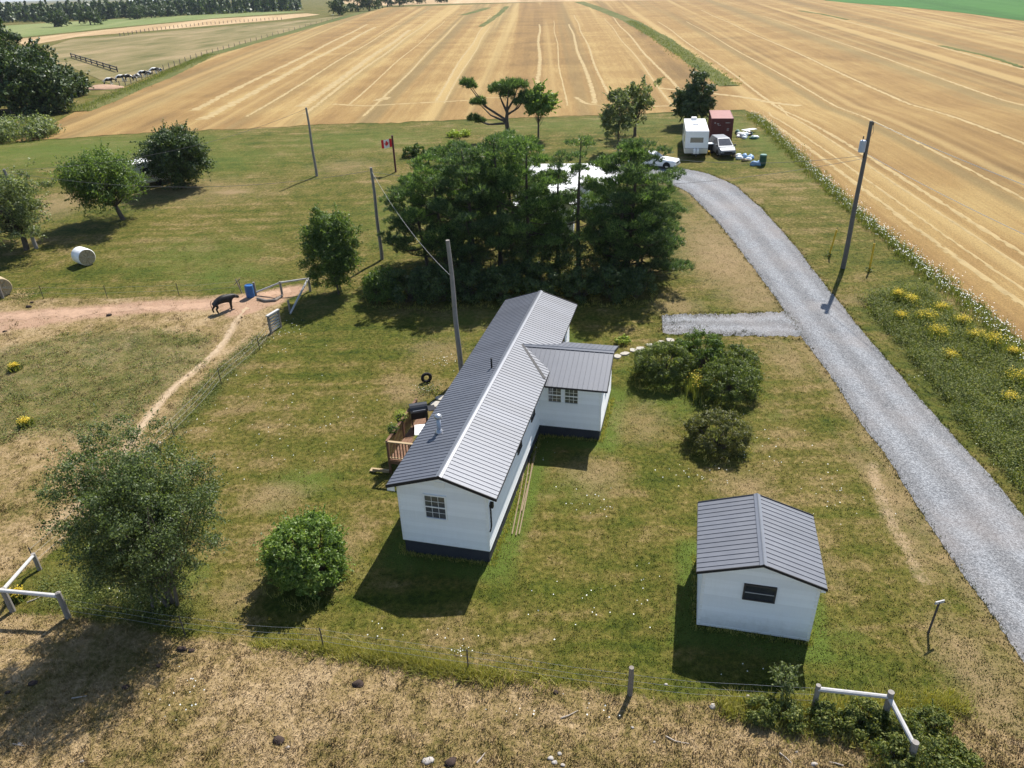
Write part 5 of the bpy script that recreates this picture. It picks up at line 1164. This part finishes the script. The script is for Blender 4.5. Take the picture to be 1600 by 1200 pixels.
def car(name, p, rz, label, paint, L, W, belt, roofz, hood, nose, ws0, ws1, rw1, rw0, cat, z0=.22, deck=None):
    """x forward. belt/hood profile, raked greenhouse between ws0..ws1 (windscreen) and rw1..rw0 (rear window)"""
    root = empty(name, p, rz, label, cat); a = L/2; w2 = W/2
    st = [(-a, z0+.16, (deck or belt)-.12, .86), (-a+.12, z0, (deck or belt)-.02, .95), (-a+.7, z0, deck or belt, 1), (rw0, z0, belt, 1), (ws0, z0, belt, 1), (ws0+.25, z0, hood+.04, .995), (a-.55, z0, hood-.05, .97), (a-.14, z0+.02, nose, .92), (a, z0+.12, nose-.12, .80)]
    V_ = []; n = 8
    for x_, b0, t0, k in st:
        w_ = w2*k; h_ = t0-b0
        V_ += [(x_, -w_*.94, b0), (x_, -w_, b0+h_*.30), (x_, -w_*.985, b0+h_*.78), (x_, -w_*.90, t0), (x_, w_*.90, t0), (x_, w_*.985, b0+h_*.78), (x_, w_, b0+h_*.30), (x_, w_*.94, b0)]
    Fs = [(i*n+k, (i+1)*n+k, (i+1)*n+(k+1) % n, i*n+(k+1) % n) for i in range(len(st)-1) for k in range(n)]+[tuple(range(n)), tuple(len(V_)-1-k for k in range(n))]
    bevel(MB().raw(V_, Fs).build('body', paint, root), .03, 2)
    wb, wt = w2*.90, w2*.72; zt = roofz
    V_ = [(rw0, -wb, belt-.02), (ws0, -wb, belt-.02), (ws0, wb, belt-.02), (rw0, wb, belt-.02), (rw1, -wt, zt), (ws1, -wt, zt), (ws1, wt, zt), (rw1, wt, zt)]
    bevel(MB().raw(V_, [(4, 5, 6, 7), (0, 1, 5, 4), (2, 3, 7, 6), (1, 2, 6, 5), (3, 0, 4, 7)]).build('cabin', paint, root), .05, 3)
    V3 = [Vector(v) for v in V_]
    def pane(nm, i, j, k, l, m0=.06, m1=.94, h0=.10, h1=.90, out=.012):
        A, B, C_, D_ = V3[i], V3[j], V3[k], V3[l]; nn = (B-A).cross(D_-A).normalized()*out
        f = lambda u, v: A.lerp(B, u).lerp(D_.lerp(C_, u), v)+nn
        MB().raw([f(m0, h0), f(m1, h0), f(m1, h1), f(m0, h1)], [(0, 1, 2, 3)]).build(nm, M['glass'], root)
    pane('windscreen', 1, 2, 6, 5); pane('rear_window', 3, 0, 4, 7)
    for m0, m1 in ((.08, .46), (.50, .90)): pane('side_window', 0, 1, 5, 4, m0, m1); pane('side_window', 2, 3, 7, 6, 1-m1, 1-m0)
    for sy in (-1, 1):
        for x_ in (a-.85, -a+.85): wheel(root, (x_, sy*(w2-.13), .31)); 
        for x_ in (a-.85, -a+.85):
            V_ = [(x_, sy*(w2+.004), .31)]+[(x_+.39*math.cos(g_), sy*(w2+.004), .31+.39*math.sin(g_)) for g_ in np.linspace(-.25, math.pi+.25, 15)]
            MB().raw(V_, [(0, i, i+1) for i in range(1, 15)]).build('wheel_well_shade', M['rubber'], root)  # flat black fan stands in for the shaded wheel well; no opening is cut
        MB().box((a-.10, sy*w2*.50 if sy > 0 else -w2*.80, nose-.30), (a-.005, sy*w2*.80 if sy > 0 else -w2*.50, nose-.13)).build('headlight', M['lamp'], root)
        MB().box((ws0-.15, sy*w2*.93 if sy > 0 else -w2*.93-.2, belt), (ws0-.02, sy*w2*.93+.2 if sy > 0 else -w2*.93, belt+.15)).build('mirror', M['black'], root)
    MB().box((a-.06, -w2*.46, nose-.34), (a+.012, w2*.46, nose-.15)).build('grille', M['black'], root)
    MB().box((a-.12, -w2*.86, z0+.05), (a+.05, w2*.86, z0+.22)).build('bumper', M['black'] if cat == 'van' else M['galv'], root)
    return root
car('minivan', on(23.1, 79.9), R(-88), 'silver minivan parked facing the camper end of the driveway', M['silver'], 4.7, 1.82, .98, 1.62, .94, .74, 1.45, .30, -1.75, -2.2, 'van')
car('sedan', on(15.2, 76.0), R(-30), 'old white sedan with a long bonnet parked by the driveway bend', M['carwhite'], 5.0, 1.85, .88, 1.38, .86, .80, .75, .05, -.95, -1.5, 'car', deck=.88)
# camper trailer
cp = on(19.95, 78.1); tr = empty('camper_trailer', cp, R(-11.), 'white travel trailer with propane tanks parked beside the red container', 'camper')
TW, TL, TZ0, TZ1 = 1.18, 8.0, .45, 2.72
bevel(MB().raw([(-TW, .25, TZ0), (TW, .25, TZ0), (TW, .0, 1.0), (-TW, .0, 1.0), (TW, .22, TZ1), (-TW, .22, TZ1), (-TW, TL, TZ0), (TW, TL, TZ0), (TW, TL, TZ1), (-TW, TL, TZ1)], [(0, 1, 2, 3), (3, 2, 4, 5), (5, 4, 8, 9), (7, 6, 9, 8), (0, 6, 7, 1), (1, 7, 8, 4, 2), (6, 0, 3, 5, 9)]).build('shell', M['rvwhite'], tr), .06, 3)
MB().raw([(-.66, .052, 1.36), (.66, .052, 1.36), (.66, .125, 2.08), (-.66, .125, 2.08)], [(0, 1, 2, 3)]).build('front_window', M['glass'], tr)
MB().box((-TW-.006, -.004, .98), (TW+.006, TL-.2, 1.06)).build('stripe', M['rvgrey'], tr)
for x_ in (-.16, .16): MB().lathe([(.05, 0), (.14, .03), (.15, .1), (.15, .42), (.11, .5), (.05, .52), (.05, .58)], 12, (x_, -.28, .5)).build('propane_tank', M['rvwhite'], tr, sm=True)
MB().box((-.05, -1.2, .40), (.05, .3, .48)).build('hitch', M['black'], tr); MB().box((-.45, -.45, .46), (.45, .1, .50)).build('tank_tray', M['black'], tr)
for (x_, y_, sx, sy, h_) in ((-.05, 4.0, .32, .42, .13), (.15, 2.0, .2, .2, .07), (-.1, 7.2, .32, .45, .28)): bevel(MB().box((x_-sx, y_-sy, TZ1-.01), (x_+sx, y_+sy, TZ1+h_), None, .85).build('roof_vent', M['rvwhite'], tr), .03)
for s in (-1, 1):
    for y_ in (4.0, 4.9): wheel_p = empty('wheel', (s*(TW-.12), y_, .33), R(90)); wheel_p.parent = tr; MB().tube([(0, -.1, 0), (0, .1, 0)], .33, 16).build('tyre', M['rubber'], wheel_p)
    for y_ in (1.6, 6.2): MB().box((s*TW-.012, y_-.5, 1.45), (s*TW+.012, y_+.5, 2.05)).build('side_window', M['glass'], tr)
MB().box((TW-.02, 3.0, .6), (TW+.02, 3.7, 2.4)).build('door', M['rvgrey'], tr)
# shipping container
ct = empty('shipping_container', on(24.15, 84.2), R(-11.8), 'dark red shipping container behind the silver minivan', 'container'); CW, CL, CH = 1.19, 6.06, 2.59
def corrug(A, B, z0, z1, n, d=.045):
    mb = MB(); A, B = Vector((*A, 0)), Vector((*B, 0)); dr = (B-A).normalized(); nr = Vector((dr.y, -dr.x, 0)); L = (B-A).length; V_ = []
    xs_ = []
    for i in range(n): p_ = L/n; xs_ += [(i*p_, 0), (i*p_+p_*.35, 0), (i*p_+p_*.5, -d), (i*p_+p_*.85, -d)]
    xs_.append((L, 0))
    for zz in (z0, z1): V_ += [A+dr*x_+nr*o+Vector((0, 0, zz)) for x_, o in xs_]
    k = len(xs_); return mb.raw(V_, [(i, i+1, k+i+1, k+i) for i in range(k-1)])
corrug((CW-.03, .06), (CW-.03, CL-.06), .15, CH-.1, 20).build('side_wall', M['red_cont'], ct); corrug((-CW+.03, CL-.06), (-CW+.03, .06), .15, CH-.1, 20).build('side_wall', M['red_cont'], ct); corrug((CW, CL-.03), (-CW, CL-.03), .15, CH-.1, 8).build('end_wall', M['red_cont'], ct)
MB().box((-CW+.02, .06, CH-.06), (CW-.02, CL-.06, CH-.02)).build('roof', M['red_top'], ct)
mb = MB()
for sx in (-1, 1):
    for y_ in (0, CL-.1): mb.box((sx*CW-.05 if sx > 0 else -CW, y_, .0), (sx*CW if sx > 0 else -CW+.05, y_+.1, CH))
    mb.box((sx*CW-.05 if sx > 0 else -CW, .1, CH-.1), (sx*CW if sx > 0 else -CW+.05, CL-.1, CH)).box((sx*CW-.05 if sx > 0 else -CW, .1, 0), (sx*CW if sx > 0 else -CW+.05, CL-.1, .16))
mb.box((-CW+.05, 0, CH-.12), (CW-.05, .09, CH)).box((-CW+.05, 0, 0), (CW-.05, .09, .14)); mb.build('frame', M['red_cont'], ct)
for sx in (-1, 1):
    dd = MB().box((min(sx*.01, sx*(CW-.06)), .035, .18), (max(sx*.01, sx*(CW-.06)), .075, CH-.13)).build('door', M['red_cont'], ct)
    for xx in (.3, .8): MB().tube([(sx*xx, .01, .12), (sx*xx, .01, CH-.12)], .022, 6).build('lock_rod', M['maroon'], dd)
    for zz in (.9, 1.75): MB().box((min(sx*.08, sx*1.08), .025, zz), (max(sx*.08, sx*1.08), .034, zz+.05)).build('door_rib', M['red_cont'], dd)
mb = MB()
for (x_, z_, a_, h_) in ((-.85, 2.05, .16, .12), (-.55, 1.98, .22, .07), (-.45, 1.85, .3, .05), (.35, 2.1, .5, .05), (.55, .55, .09, .1), (-.85, .7, .18, .2), (.55, 1.5, .25, .04), (.55, 1.4, .2, .04), (.55, 1.3, .25, .04)): mb.box((x_, .026, z_), (x_+a_, .034, z_+h_))
mb.build('stencil_marks', M['rvgrey'], ct)
# small camper behind the left trees
c2 = empty('camper_trailer', G(243, 287), R(48), 'small white camper half hidden between the two lawn trees', 'camper')
bevel(MB().box((-2.4, -1.05, .4), (2.4, 1.05, 2.5)).build('shell', M['rvwhite'], c2), .15, 4)
for x_ in (-1.2, .9): MB().box((x_-.4, -1.07, 1.3), (x_+.4, -1.045, 1.9)).build('side_window', M['glass'], c2)
MB().box((2.39, -.5, 1.25), (2.42, .5, 1.85)).build('front_window', M['glass'], c2); MB().box((-2.41, -1.062, .95), (2.41, 1.062, 1.05)).build('stripe', M['red_top'], c2)
for s in (-1, 1): MB().tube([(0, s*.85, .3), (0, s*1.04, .3)], .3, 16).build('wheel', M['rubber'], c2)
# bins and junk by the container
bn = empty('wheelie_bin', on(22.0, 80.3), 0, 'black wheeled bin with pale lid between camper and minivan', 'bin'); MB().box((-.3, -.3, 0), (.3, .3, .95), None, 1.12).build('bin_body', M['black'], bn); bevel(MB().box((-.37, -.38, .951), (.37, .36, 1.05), None, .8).build('lid', M['bag'], bn), .03)
gb = empty('plastic_drum', G(1191, 258), 0, 'dark green drum on the grass past the junk piles', 'barrel'); MB().lathe([(.30, 0), (.33, .1), (.34, .5), (.33, .95), (.28, 1.0)], 16).build('drum', M['green'], gb); MB().lathe([(.345, .93), (.35, 1.0), (.30, 1.06), (.05, 1.07)], 16).build('rim', M['baggreen'], gb)
g = np.random.default_rng(12)
for i in range(16):
    c = [M['bag'], M['baggreen'], M['bag'], M['rvwhite'], M['black']][i % 5]; q = G(1163+g.normal()*9, 212+g.normal()*4.5)
    o = blob('rubbish_bag', c, g.uniform(.22, .5), g.uniform(.2, .4), g.uniform(.18, .35), i, None, q+Vector((0, 0, .08)), .35, 2); tag(o, 'crumpled bag in the rubbish heap beside the red container', 'bag', 'rubbish beside the container')
for i in range(10):
    c = [M['bagblue'], M['bag'], M['bagblue'], M['rvwhite'], M['newwood']][i % 5]; q = G(1165+g.normal()*7, 246+g.normal()*2)
    o = blob('rubbish_bag', c, g.uniform(.2, .45), g.uniform(.2, .4), g.uniform(.15, .35), 40+i, None, q+Vector((0, 0, .08)), .35, 2); tag(o, 'crumpled blue or white bag in the heap beside the silver minivan', 'bag', 'rubbish beside the minivan')
for i in range(2):
    o = blob('rubbish_bag', M['bagblue'], .42, .34, .3, 60+i, None, G(1177+i*8, 258)+Vector((0, 0, .1)), .3, 2); tag(o, 'pale blue bag lying at the foot of the green drum', 'bag', 'bags at the drum')
bo = empty('plywood_sheet', G(1170, 207), R(25), 'pale board lying on the rubbish heap beside the container', 'board'); MB().box((-.9, -.35, .32), (.9, .35, .36)).build('sheet', M['rvwhite'], bo)
sh_ = empty('sawhorse', G(1107, 244), R(15), 'small yellow folding stand on the grass before the minivan', 'stand')
for s in (-1, 1): MB().tube([(s*.28, 0, 0), (s*.05, 0, .5)], .03, 6).build('leg', M['yellow'], sh_)
MB().box((-.09, -.1, .48), (.09, .1, .53)).build('top', M['yellow'], sh_)

# ------------------------------------------------------------------ small things near the houses
ty = empty('old_tyre', G(667, 597)+Vector((0, 0, .28)), R(20), 'old black tyre propped upright on the lawn', 'tyre')
n = 20; V_ = [((.24+.085*math.cos(a_))*math.cos(2*math.pi*k/n), .085*math.sin(a_)*1.1, (.24+.085*math.cos(a_))*math.sin(2*math.pi*k/n)) for a_ in np.linspace(0, 2*math.pi, 9)[:-1] for k in range(n)]
MB().raw(V_, [(i*n+k, i*n+(k+1) % n, ((i+1) % 8)*n+(k+1) % n, ((i+1) % 8)*n+k) for i in range(8) for k in range(n)]).build('tread', M['rubber'], ty, sm=True); V_ = [(rr*math.cos(2*math.pi*k/n), .0, rr*math.sin(2*math.pi*k/n)) for rr in (.14, .17) for k in range(n)]; MB().raw(V_, [(k, (k+1) % n, n+(k+1) % n, n+k) for k in range(n)]).build('bead', M['black'], ty)
g = np.random.default_rng(6)
def flat_stone(p, sx, sy, rz, label, group, m='concrete', h=.05):
    n = 9; r_ = g.uniform(.82, 1.1, n); V_ = [(sx*r_[k]*math.cos(2*math.pi*k/n), sy*r_[k]*math.sin(2*math.pi*k/n), -.04) for k in range(n)]; V_ += [(a*.95, b*.95, h) for a, b, c in V_]
    o = MB().raw(V_, [tuple(range(n))[::-1], tuple(range(n, 2*n))]+[(k, (k+1) % n, n+(k+1) % n, n+k) for k in range(n)]).build('stepping_stone', M[m], None, p); o.rotation_euler = (g.normal()*.03, g.normal()*.03, rz); return tag(o, label, 'stone', group)
for px, py in ((965, 557), (976, 553), (990, 548), (1001, 545), (1016, 540), (1033, 536), (1047, 532)):
    flat_stone(G(px, py), .30, .23, g.uniform(0, 3), 'pale stepping stone in the path from side wing to parking pad', 'stepping stones by the side wing')
for px in (1012, 1024, 1037): flat_stone(G(px, 352), .42, .26, .2, 'pale slab lying by the pines near the driveway', 'slabs by the pines')
for px, py in ((681, 632), (690, 622)): flat_stone(G(px, py), .34, .30, .4, 'pale paving slab at the back wall of the bungalow', 'slabs behind the bungalow')
for i, (a, b) in enumerate((((800, 836), (822, 716)), ((806, 838), (828, 718)), ((811, 836), (834, 712)), ((815, 800), (837, 706)))):
    A, B = G(*a), G(*b); o = empty('timber_strip', A, 0); MB().tube([Vector((0, 0, .05)), (B-A)*.5+Vector((.03, 0, .05)), B-A+Vector((0, 0, .05))], .025, 5).build('strip', M['old_timber'], o); tag(o, 'long sawn timber strip lying along the white bungalow wall', 'timber', 'timber strips by the wall')
bed = empty('flower_bed', G(672, 612), 0, 'small weedy flower bed near the old tyre', 'flower bed'); leaves('foliage', np.c_[g.normal(size=(500, 2))*[.4, .3], g.uniform(.02, .3, 500)], g.normal(size=(500, 3))+[0, 0, 1], .09, M['weed'], bed, g); leaves('flowers', np.c_[g.normal(size=(40, 2))*[.4, .3], g.uniform(.2, .35, 40)], g.normal(size=(40, 3))+[0, 0, 1], .06, M['white_fl'], bed, g, kind='stuff')
for i, (px, py, r_) in enumerate(((52, 1068, .13), (196, 1075, .14), (250, 1040, .10), (560, 1070, .18), (285, 1015, .18), (300, 1017, .1), (436, 1158, .16), (705, 1192, .18), (868, 1082, .08), (13, 1082, .08), (170, 493, .18), (45, 480, .18), (50, 473, .14), (8, 518, .13))):
    o = blob('dung_pat', M['dung'], r_, r_*.8, r_*.42, 70+i, None, G(px, py)+Vector((0, 0, .03)), .35, 2); tag(o, 'dark dried dung pat on the dry pasture grass', 'dung', 'dung pats on the pasture')
for i, (px, py, r_) in enumerate(((1115, 1105, .12), (1272, 1195, .09), (668, 1190, .16), (988, 1137, .05), (1022, 1160, .05), (450, 1168, .07), (128, 1190, .06), (860, 1185, .09), (875, 1178, .08), (868, 1192, .10), (880, 1196, .07), (30, 1163, .07), (1040, 1070, .06), (1168, 1087, .05), (1245, 1175, .05))):
    o = blob('rock', M['rock'], r_, r_*.75, r_*.55, 90+i, None, G(px, py)+Vector((0, 0, r_*.15)), .3, 2); tag(o, 'pale stone lying on the dry foreground pasture', 'rock', 'stones on the pasture')
for i, (a, b, c) in enumerate((((1040, 1150), (1055, 1158), (1077, 1162)), ((112, 1091), (125, 1089), (136, 1087)), ((1218, 1176), (1228, 1184), (1237, 1192)), ((876, 1122), (888, 1118), (903, 1110)), ((20, 1162), (28, 1164), (38, 1165)), ((745, 1192), (752, 1184), (758, 1176)), ((1318, 1196), (1305, 1192), (1295, 1190)), ((42, 941), (55, 936), (68, 930)))):
    A = G(*a, .03); o = empty('fallen_stick', A, 0, 'short bleached stick lying on the dry pasture', 'stick', 'sticks on the pasture'); MB().tube([Vector((0, 0, 0)), G(*b, .04)-A, G(*c, .03)-A], [.022, .018, .01], 5).build('stick', M['stick'], o)
# far farm: white sheds and a red barn
fa = empty('farm_building', G(243, 10), R(4), 'long white roofed farm shed on the far horizon', 'barn'); fb_ = empty('red_barn', G(256, 11), R(4), 'small red gabled barn far off by the white shed', 'barn')
def barn(root, L, W, ze, zr, wm, rm):
    MB().box((-L/2, -W/2, -1), (L/2, W/2, ze)).build('wall', wm, root); V_ = [(-L/2-.5, -W/2-.5, ze-.2), (L/2+.5, -W/2-.5, ze-.2), (L/2+.5, 0, zr), (-L/2-.5, 0, zr), (-L/2-.5, W/2+.5, ze-.2), (L/2+.5, W/2+.5, ze-.2)]
    MB().raw(V_, [(0, 1, 2, 3), (3, 2, 5, 4), (0, 3, 4), (1, 5, 2)]).build('roof', rm, root)
barn(fa, 80, 22, 5, 11, M['rvwhite'], M['rvwhite']); barn(fb_, 14, 26, 7, 13, M['barn_red'], M['rvwhite'])
fc = empty('farm_building', G(222, 11), R(8), 'lower pale farm shed beside the long white one far off', 'barn'); barn(fc, 40, 16, 4, 8, M['rvwhite'], M['rvwhite'])
# ------------------------------------------------------------------ grass, weeds and flowers nobody could count
g = np.random.default_rng(31)
VIEW = P2([(-60, 1260), (1680, 1260), (1680, 440), (-60, 440)])
def free(P_):
    x, y = P_[:, 0], P_[:, 1]; s, t = house_local(x, y); sx, sy = x-SX, y-SY; c, q = math.cos(SA), math.sin(SA); a, b = sx*c-sy*q, sx*q+sy*c
    inh = ((np.abs(s) < 1.8) & (t > .2) & (t < 18.2)) | ((s > 1.6) & (s < 4.7) & (t > 9.5) & (t < 13.7)) | ((np.abs(a) < 1.85) & (b > .1) & (b < 3.6))
    return ~inh & (poly_sd(x, y, DRIVE) < -.02) & (poly_sd(x, y, PAD) < -.05) & (x < np.interp(y, EDGE[:, 1], EDGE[:, 0]))
def field_pts(n, power=1.6):
    # denser near the camera, as the eye resolves it
    yy = 12.2+(60-12.2)*g.uniform(0, 1, n)**power; xx = g.uniform(-1, 1, n)*(10+.72*yy)+.02*yy
    return np.c_[xx, yy, np.zeros(n)]
P_ = field_pts(125000); P_ = P_[free(P_)]; pa = past_of(P_[:, 0], P_[:, 1]); keep = g.uniform(size=len(P_)) < (1-.85*np.clip(np.maximum(dirt_of(P_[:, 0], P_[:, 1]), track_of(P_[:, 0], P_[:, 1])), 0, 1))
lawn = P_[(pa < .5) & keep]; past = P_[(pa >= .5) & keep]
blades('lawn_grass', lawn, .02, .075, 4, M['lawn_grass'], g, .016, .9, .07, None, 'short mottled grass of the mown lawn', 'grass')
blades('pasture_grass', past, .02, .10, 5, M['dry_grass'], g, .015, 1.0, .08, None, 'dry short grass of the grazed pasture', 'grass')
def tufts(name, P_, hmin, hmax, per, m, sp, label, wd=.016, lean=.5): return blades(name, P_, hmin, hmax, per, M[m], g, wd, lean, sp, None, label, 'grass')
q = past[g.uniform(size=len(past)) < .035]; tufts('pasture_tufts', q, .06, .20, 16, 'dry_grass', .10, 'coarse tufts scattered over the dry pasture')
ridge = np.array([[*G(px, np.interp(px, [455, 560, 650, 740, 800], [1008, 1022, 1036, 1056, 1062])).xy, 0] for px in 630+95*g.normal(size=620)]); ridge[:, :2] += g.normal(size=(620, 2))*[.12, .17]
tufts('tall_grass', ridge, .05, .36, 20, 'tall_grass', .09, 'yellow green tall grass along the foreground wire fence', .012, .6)
q = np.vstack([np.array([[*G(px, np.interp(px, [1130, 1280, 1400, 1500], [1106, 1112, 1105, 1100])).xy, 0] for px in g.uniform(1130, 1500, 420)]), scatter(g, 300, WEED_B)]); q[:, :2] += g.normal(size=(len(q), 2))*.18
tufts('tall_grass', q, .1, .4, 22, 'tall_grass', .09, 'tall grass among the brambles at the pale log brace', .012, .6)
def weedy(name, poly, n, hmin, hmax, label, size=.085, per=26, spread=.16):
    c = scatter(g, n, poly); cc = scatter(g, max(6, n//28), poly); dd = np.min(np.hypot(c[:, None, 0]-cc[None, :, 0], c[:, None, 1]-cc[None, :, 1]), 1); c = c[(g.uniform(size=len(c)) < np.exp(-(dd/.75)**2)*1.1+.12) & free(c)]; k = len(c)*per; hs = np.repeat(g.uniform(hmin, hmax, len(c)), per)
    B = np.repeat(c, per, 0)+np.c_[g.normal(size=(k, 2))*spread, np.zeros(k)]; B[:, 2] = gz(B[:, 0], B[:, 1])+hs*g.uniform(.1, 1, k)
    o = leaves(name, B, g.normal(size=(k, 3))*.6+np.array([0, 0, 1]), size, M['weed'], None, g, .4); return tag(o, label, 'weeds', None, 'stuff')
weedy('pasture_weeds', WEED_L, 1500, .05, .34, 'green weeds in the left pasture inside the track', .10, 24, .2)
weedy('verge_weeds', WEED_V, 4600, .15, .8, 'thick green weeds between the driveway and the stubble', .10, 26, .24)
weedy('fence_weeds', WEED_F, 420, .05, .32, 'green weeds along the fence between cattle track and lawn', .08, 24, .16)
weedy('corner_weeds', WEED_T, 300, .08, .5, 'green weeds under the big airy tree', .08, 26, .16)
weedy('brace_weeds', WEED_B, 260, .06, .35, 'green weeds round the pale log brace', .07, 26, .14)
q = scatter(g, 1300, WEED_V); q = q[free(q)]; tufts('verge_grass', q, .15, .6, 12, 'weed', .12, 'tall grass in the weedy strip by the driveway', .014, .6)
# daisies along the stubble edge, scattered flowers on the lawn
edge = EDGE[::-1]-np.array([.55, 0]); ed = resample(edge, .035); n = len(ed)
wdt = np.interp(ed[:, 1], [30, 45, 60, 104], [.75, .85, .7, .9]); e3 = np.c_[ed+g.normal(size=(n, 2))*np.c_[wdt*.55, wdt*.3]+[-.1, 0], np.zeros(n)]
tufts('edge_grass', e3, .2, .55, 9, 'weed', .10, 'tall grass bordering the stubble field', .014, .4); 
B = np.repeat(e3, 3, 0)+np.c_[g.normal(size=(3*n, 2))*.16, np.zeros(3*n)]; B[:, 2] = gz(B[:, 0], B[:, 1])+g.uniform(.1, .5, 3*n); o = leaves('edge_weeds', B, g.normal(size=(3*n, 3))*.6+[0, 0, 1], .12, M['weed'], None, g, .4); tag(o, 'leafy weeds bordering the stubble field', 'weeds', None, 'stuff')
def flowers(name, P_, size, label, h=(.05, .1)):
    P_ = P_.copy(); P_[:, 2] = gz(P_[:, 0], P_[:, 1])+g.uniform(h[0], h[1], len(P_)); o = leaves(name, P_, np.tile([0, -.3, 1.], (len(P_), 1)), size, M['white_fl'], None, g, .9, None, .25); return tag(o, label, 'flowers', None, 'stuff')
dn = np.interp(ed[:, 1], [33, 40, 48, 56, 66, 104], [.2, .5, .7, .5, .3, .25]); k = g.uniform(size=n) < dn*1.1
B = np.repeat(e3[k], 2, 0); B[:, :2] += g.normal(size=(len(B), 2))*.22; flowers('edge_daisies', B, .07, 'white flowers crowding the stubble field edge', (.3, .68))
fl_ = []
for px, py, rw, rh, nn in ((1090, 740, 60, 25, 40), (840, 700, 40, 40, 26), (930, 790, 60, 30, 34), (520, 640, 80, 60, 50), (430, 700, 60, 60, 40), (380, 600, 60, 50, 40), (310, 700, 60, 60, 40), (690, 565, 25, 10, 46), (640, 990, 120, 15, 20), (900, 950, 120, 60, 30), (1200, 690, 80, 40, 30), (1300, 760, 40, 60, 22), (450, 520, 30, 20, 40), (420, 535, 30, 20, 40), (1160, 700, 25, 25, 34), (1330, 780, 80, 80, 26), (1560, 690, 40, 50, 60), (1450, 600, 60, 60, 40), (215, 930, 50, 20, 60), (720, 1020, 20, 10, 22), (285, 1090, 50, 40, 30), (860, 1110, 200, 20, 24), (1170, 1050, 60, 8, 8), (1000, 900, 60, 50, 16)):
    for _ in range(int(nn*.6)): fl_.append(G(px+g.normal()*rw*.5, py+g.normal()*rh*.5))
fl_ = np.array([(v.x, v.y, 0) for v in fl_]); fl_ = fl_[free(fl_)]; flowers('lawn_flowers', fl_, .048, 'tiny white flowers dotted over the lawn', (.05, .12))
q = []
for bx, by, br0 in BUSHES:
    if by < 60:
        for a_ in g.uniform(0, 6.283, int(60*br0)): rr = br0*g.uniform(.72, 1.08); q.append((bx+rr*math.cos(a_), by+rr*math.sin(a_), 0))
tufts('shrub_foot_grass', np.array(q), .06, .26, 7, 'tall_grass', .06, 'longer uncut grass round the feet of the shrubs', .012, .6)
# ragged tufts along gravel and wall edges
L2 = np.vstack([resample(DL, .05), resample(DR, .05), resample(np.vstack([PAD, PAD[:1]]), .06)]); q = np.c_[L2+g.normal(size=L2.shape)*.10, np.zeros(len(L2))]; pe = P2([(1040, 498), (1060, 505), (1045, 515), (1090, 512), (1130, 494), (1180, 491), (1100, 493), (1160, 520), (1120, 522)]); q = np.vstack([q]+[np.c_[c_+g.normal(size=(60, 2))*[.45, .22], np.zeros(60)] for c_ in pe]); q = q[(q[:, 1] < 75)]; q = q[g.uniform(size=len(q)) < .8]
blades('verge_tufts', q, .03, .13, 6, M['lawn_grass'], g, .016, .7, .06, None, 'ragged grass tufts along the gravel edges', 'grass')
def wall_line(L, rx, ry, a): c, s = math.cos(a), math.sin(a); L = resample(np.array(L, float), .05); return np.c_[rx+L[:, 0]*c+L[:, 1]*s, ry-L[:, 0]*s+L[:, 1]*c, np.zeros(len(L))]
q = np.vstack([wall_line([(-1.9, 18), (-1.9, .18), (1.8, .18), (1.8, 9.4)], HX, HY, HA), wall_line([(1.8, 9.45), (4.75, 9.45), (4.75, 13.7)], HX, HY, HA), wall_line([(-1.85, 3.7), (-1.85, .06), (1.9, .06), (1.9, 3.7)], SX, SY, SA)]); q[:, :2] += g.normal(size=(len(q), 2))*.05
tufts('wall_grass', q, .05, .2, 8, 'tall_grass', .06, 'longer grass left along the building walls', .012, .5)
balkg = []
for a, b, w_ in (((1140, 135), (985, 33), 2.), ((120, 175), (330, 85), 1.6)):
    A, B_ = G(*a), G(*b)
    for t in g.uniform(0, 1, 2600): v = A.lerp(B_, t); balkg.append((v.x+g.normal()*w_*.6+1.2*4*t*(1-t)*.5*(a[0] > 500), v.y, 0))
blades('balk_grass', np.array(balkg), .15, .5, 5, M['weed'], g, .05, .5, .2, None, 'rough grass standing on the unmown field strips', 'grass')

# ------------------------------------------------------------------ the air
hz = MB().box((-12500, -3500, -1.2), (12500, 19000, 30)).build('haze', None); hm_ = bpy.data.materials.new('haze'); hm_.use_nodes = True; t_ = hm_.node_tree; t_.nodes.clear()
pv = t_.nodes.new('ShaderNodeVolumePrincipled'); pv.inputs['Color'].default_value = (.80, .88, 1., 1); pv.inputs['Density'].default_value = .00006; pv.inputs['Anisotropy'].default_value = 0
ot = t_.nodes.new('ShaderNodeOutputMaterial'); t_.links.new(pv.outputs[0], ot.inputs['Volume']); hz.data.materials.append(hm_); tag(hz, 'thin bluish summer haze over the far fields', 'haze', None, 'stuff')
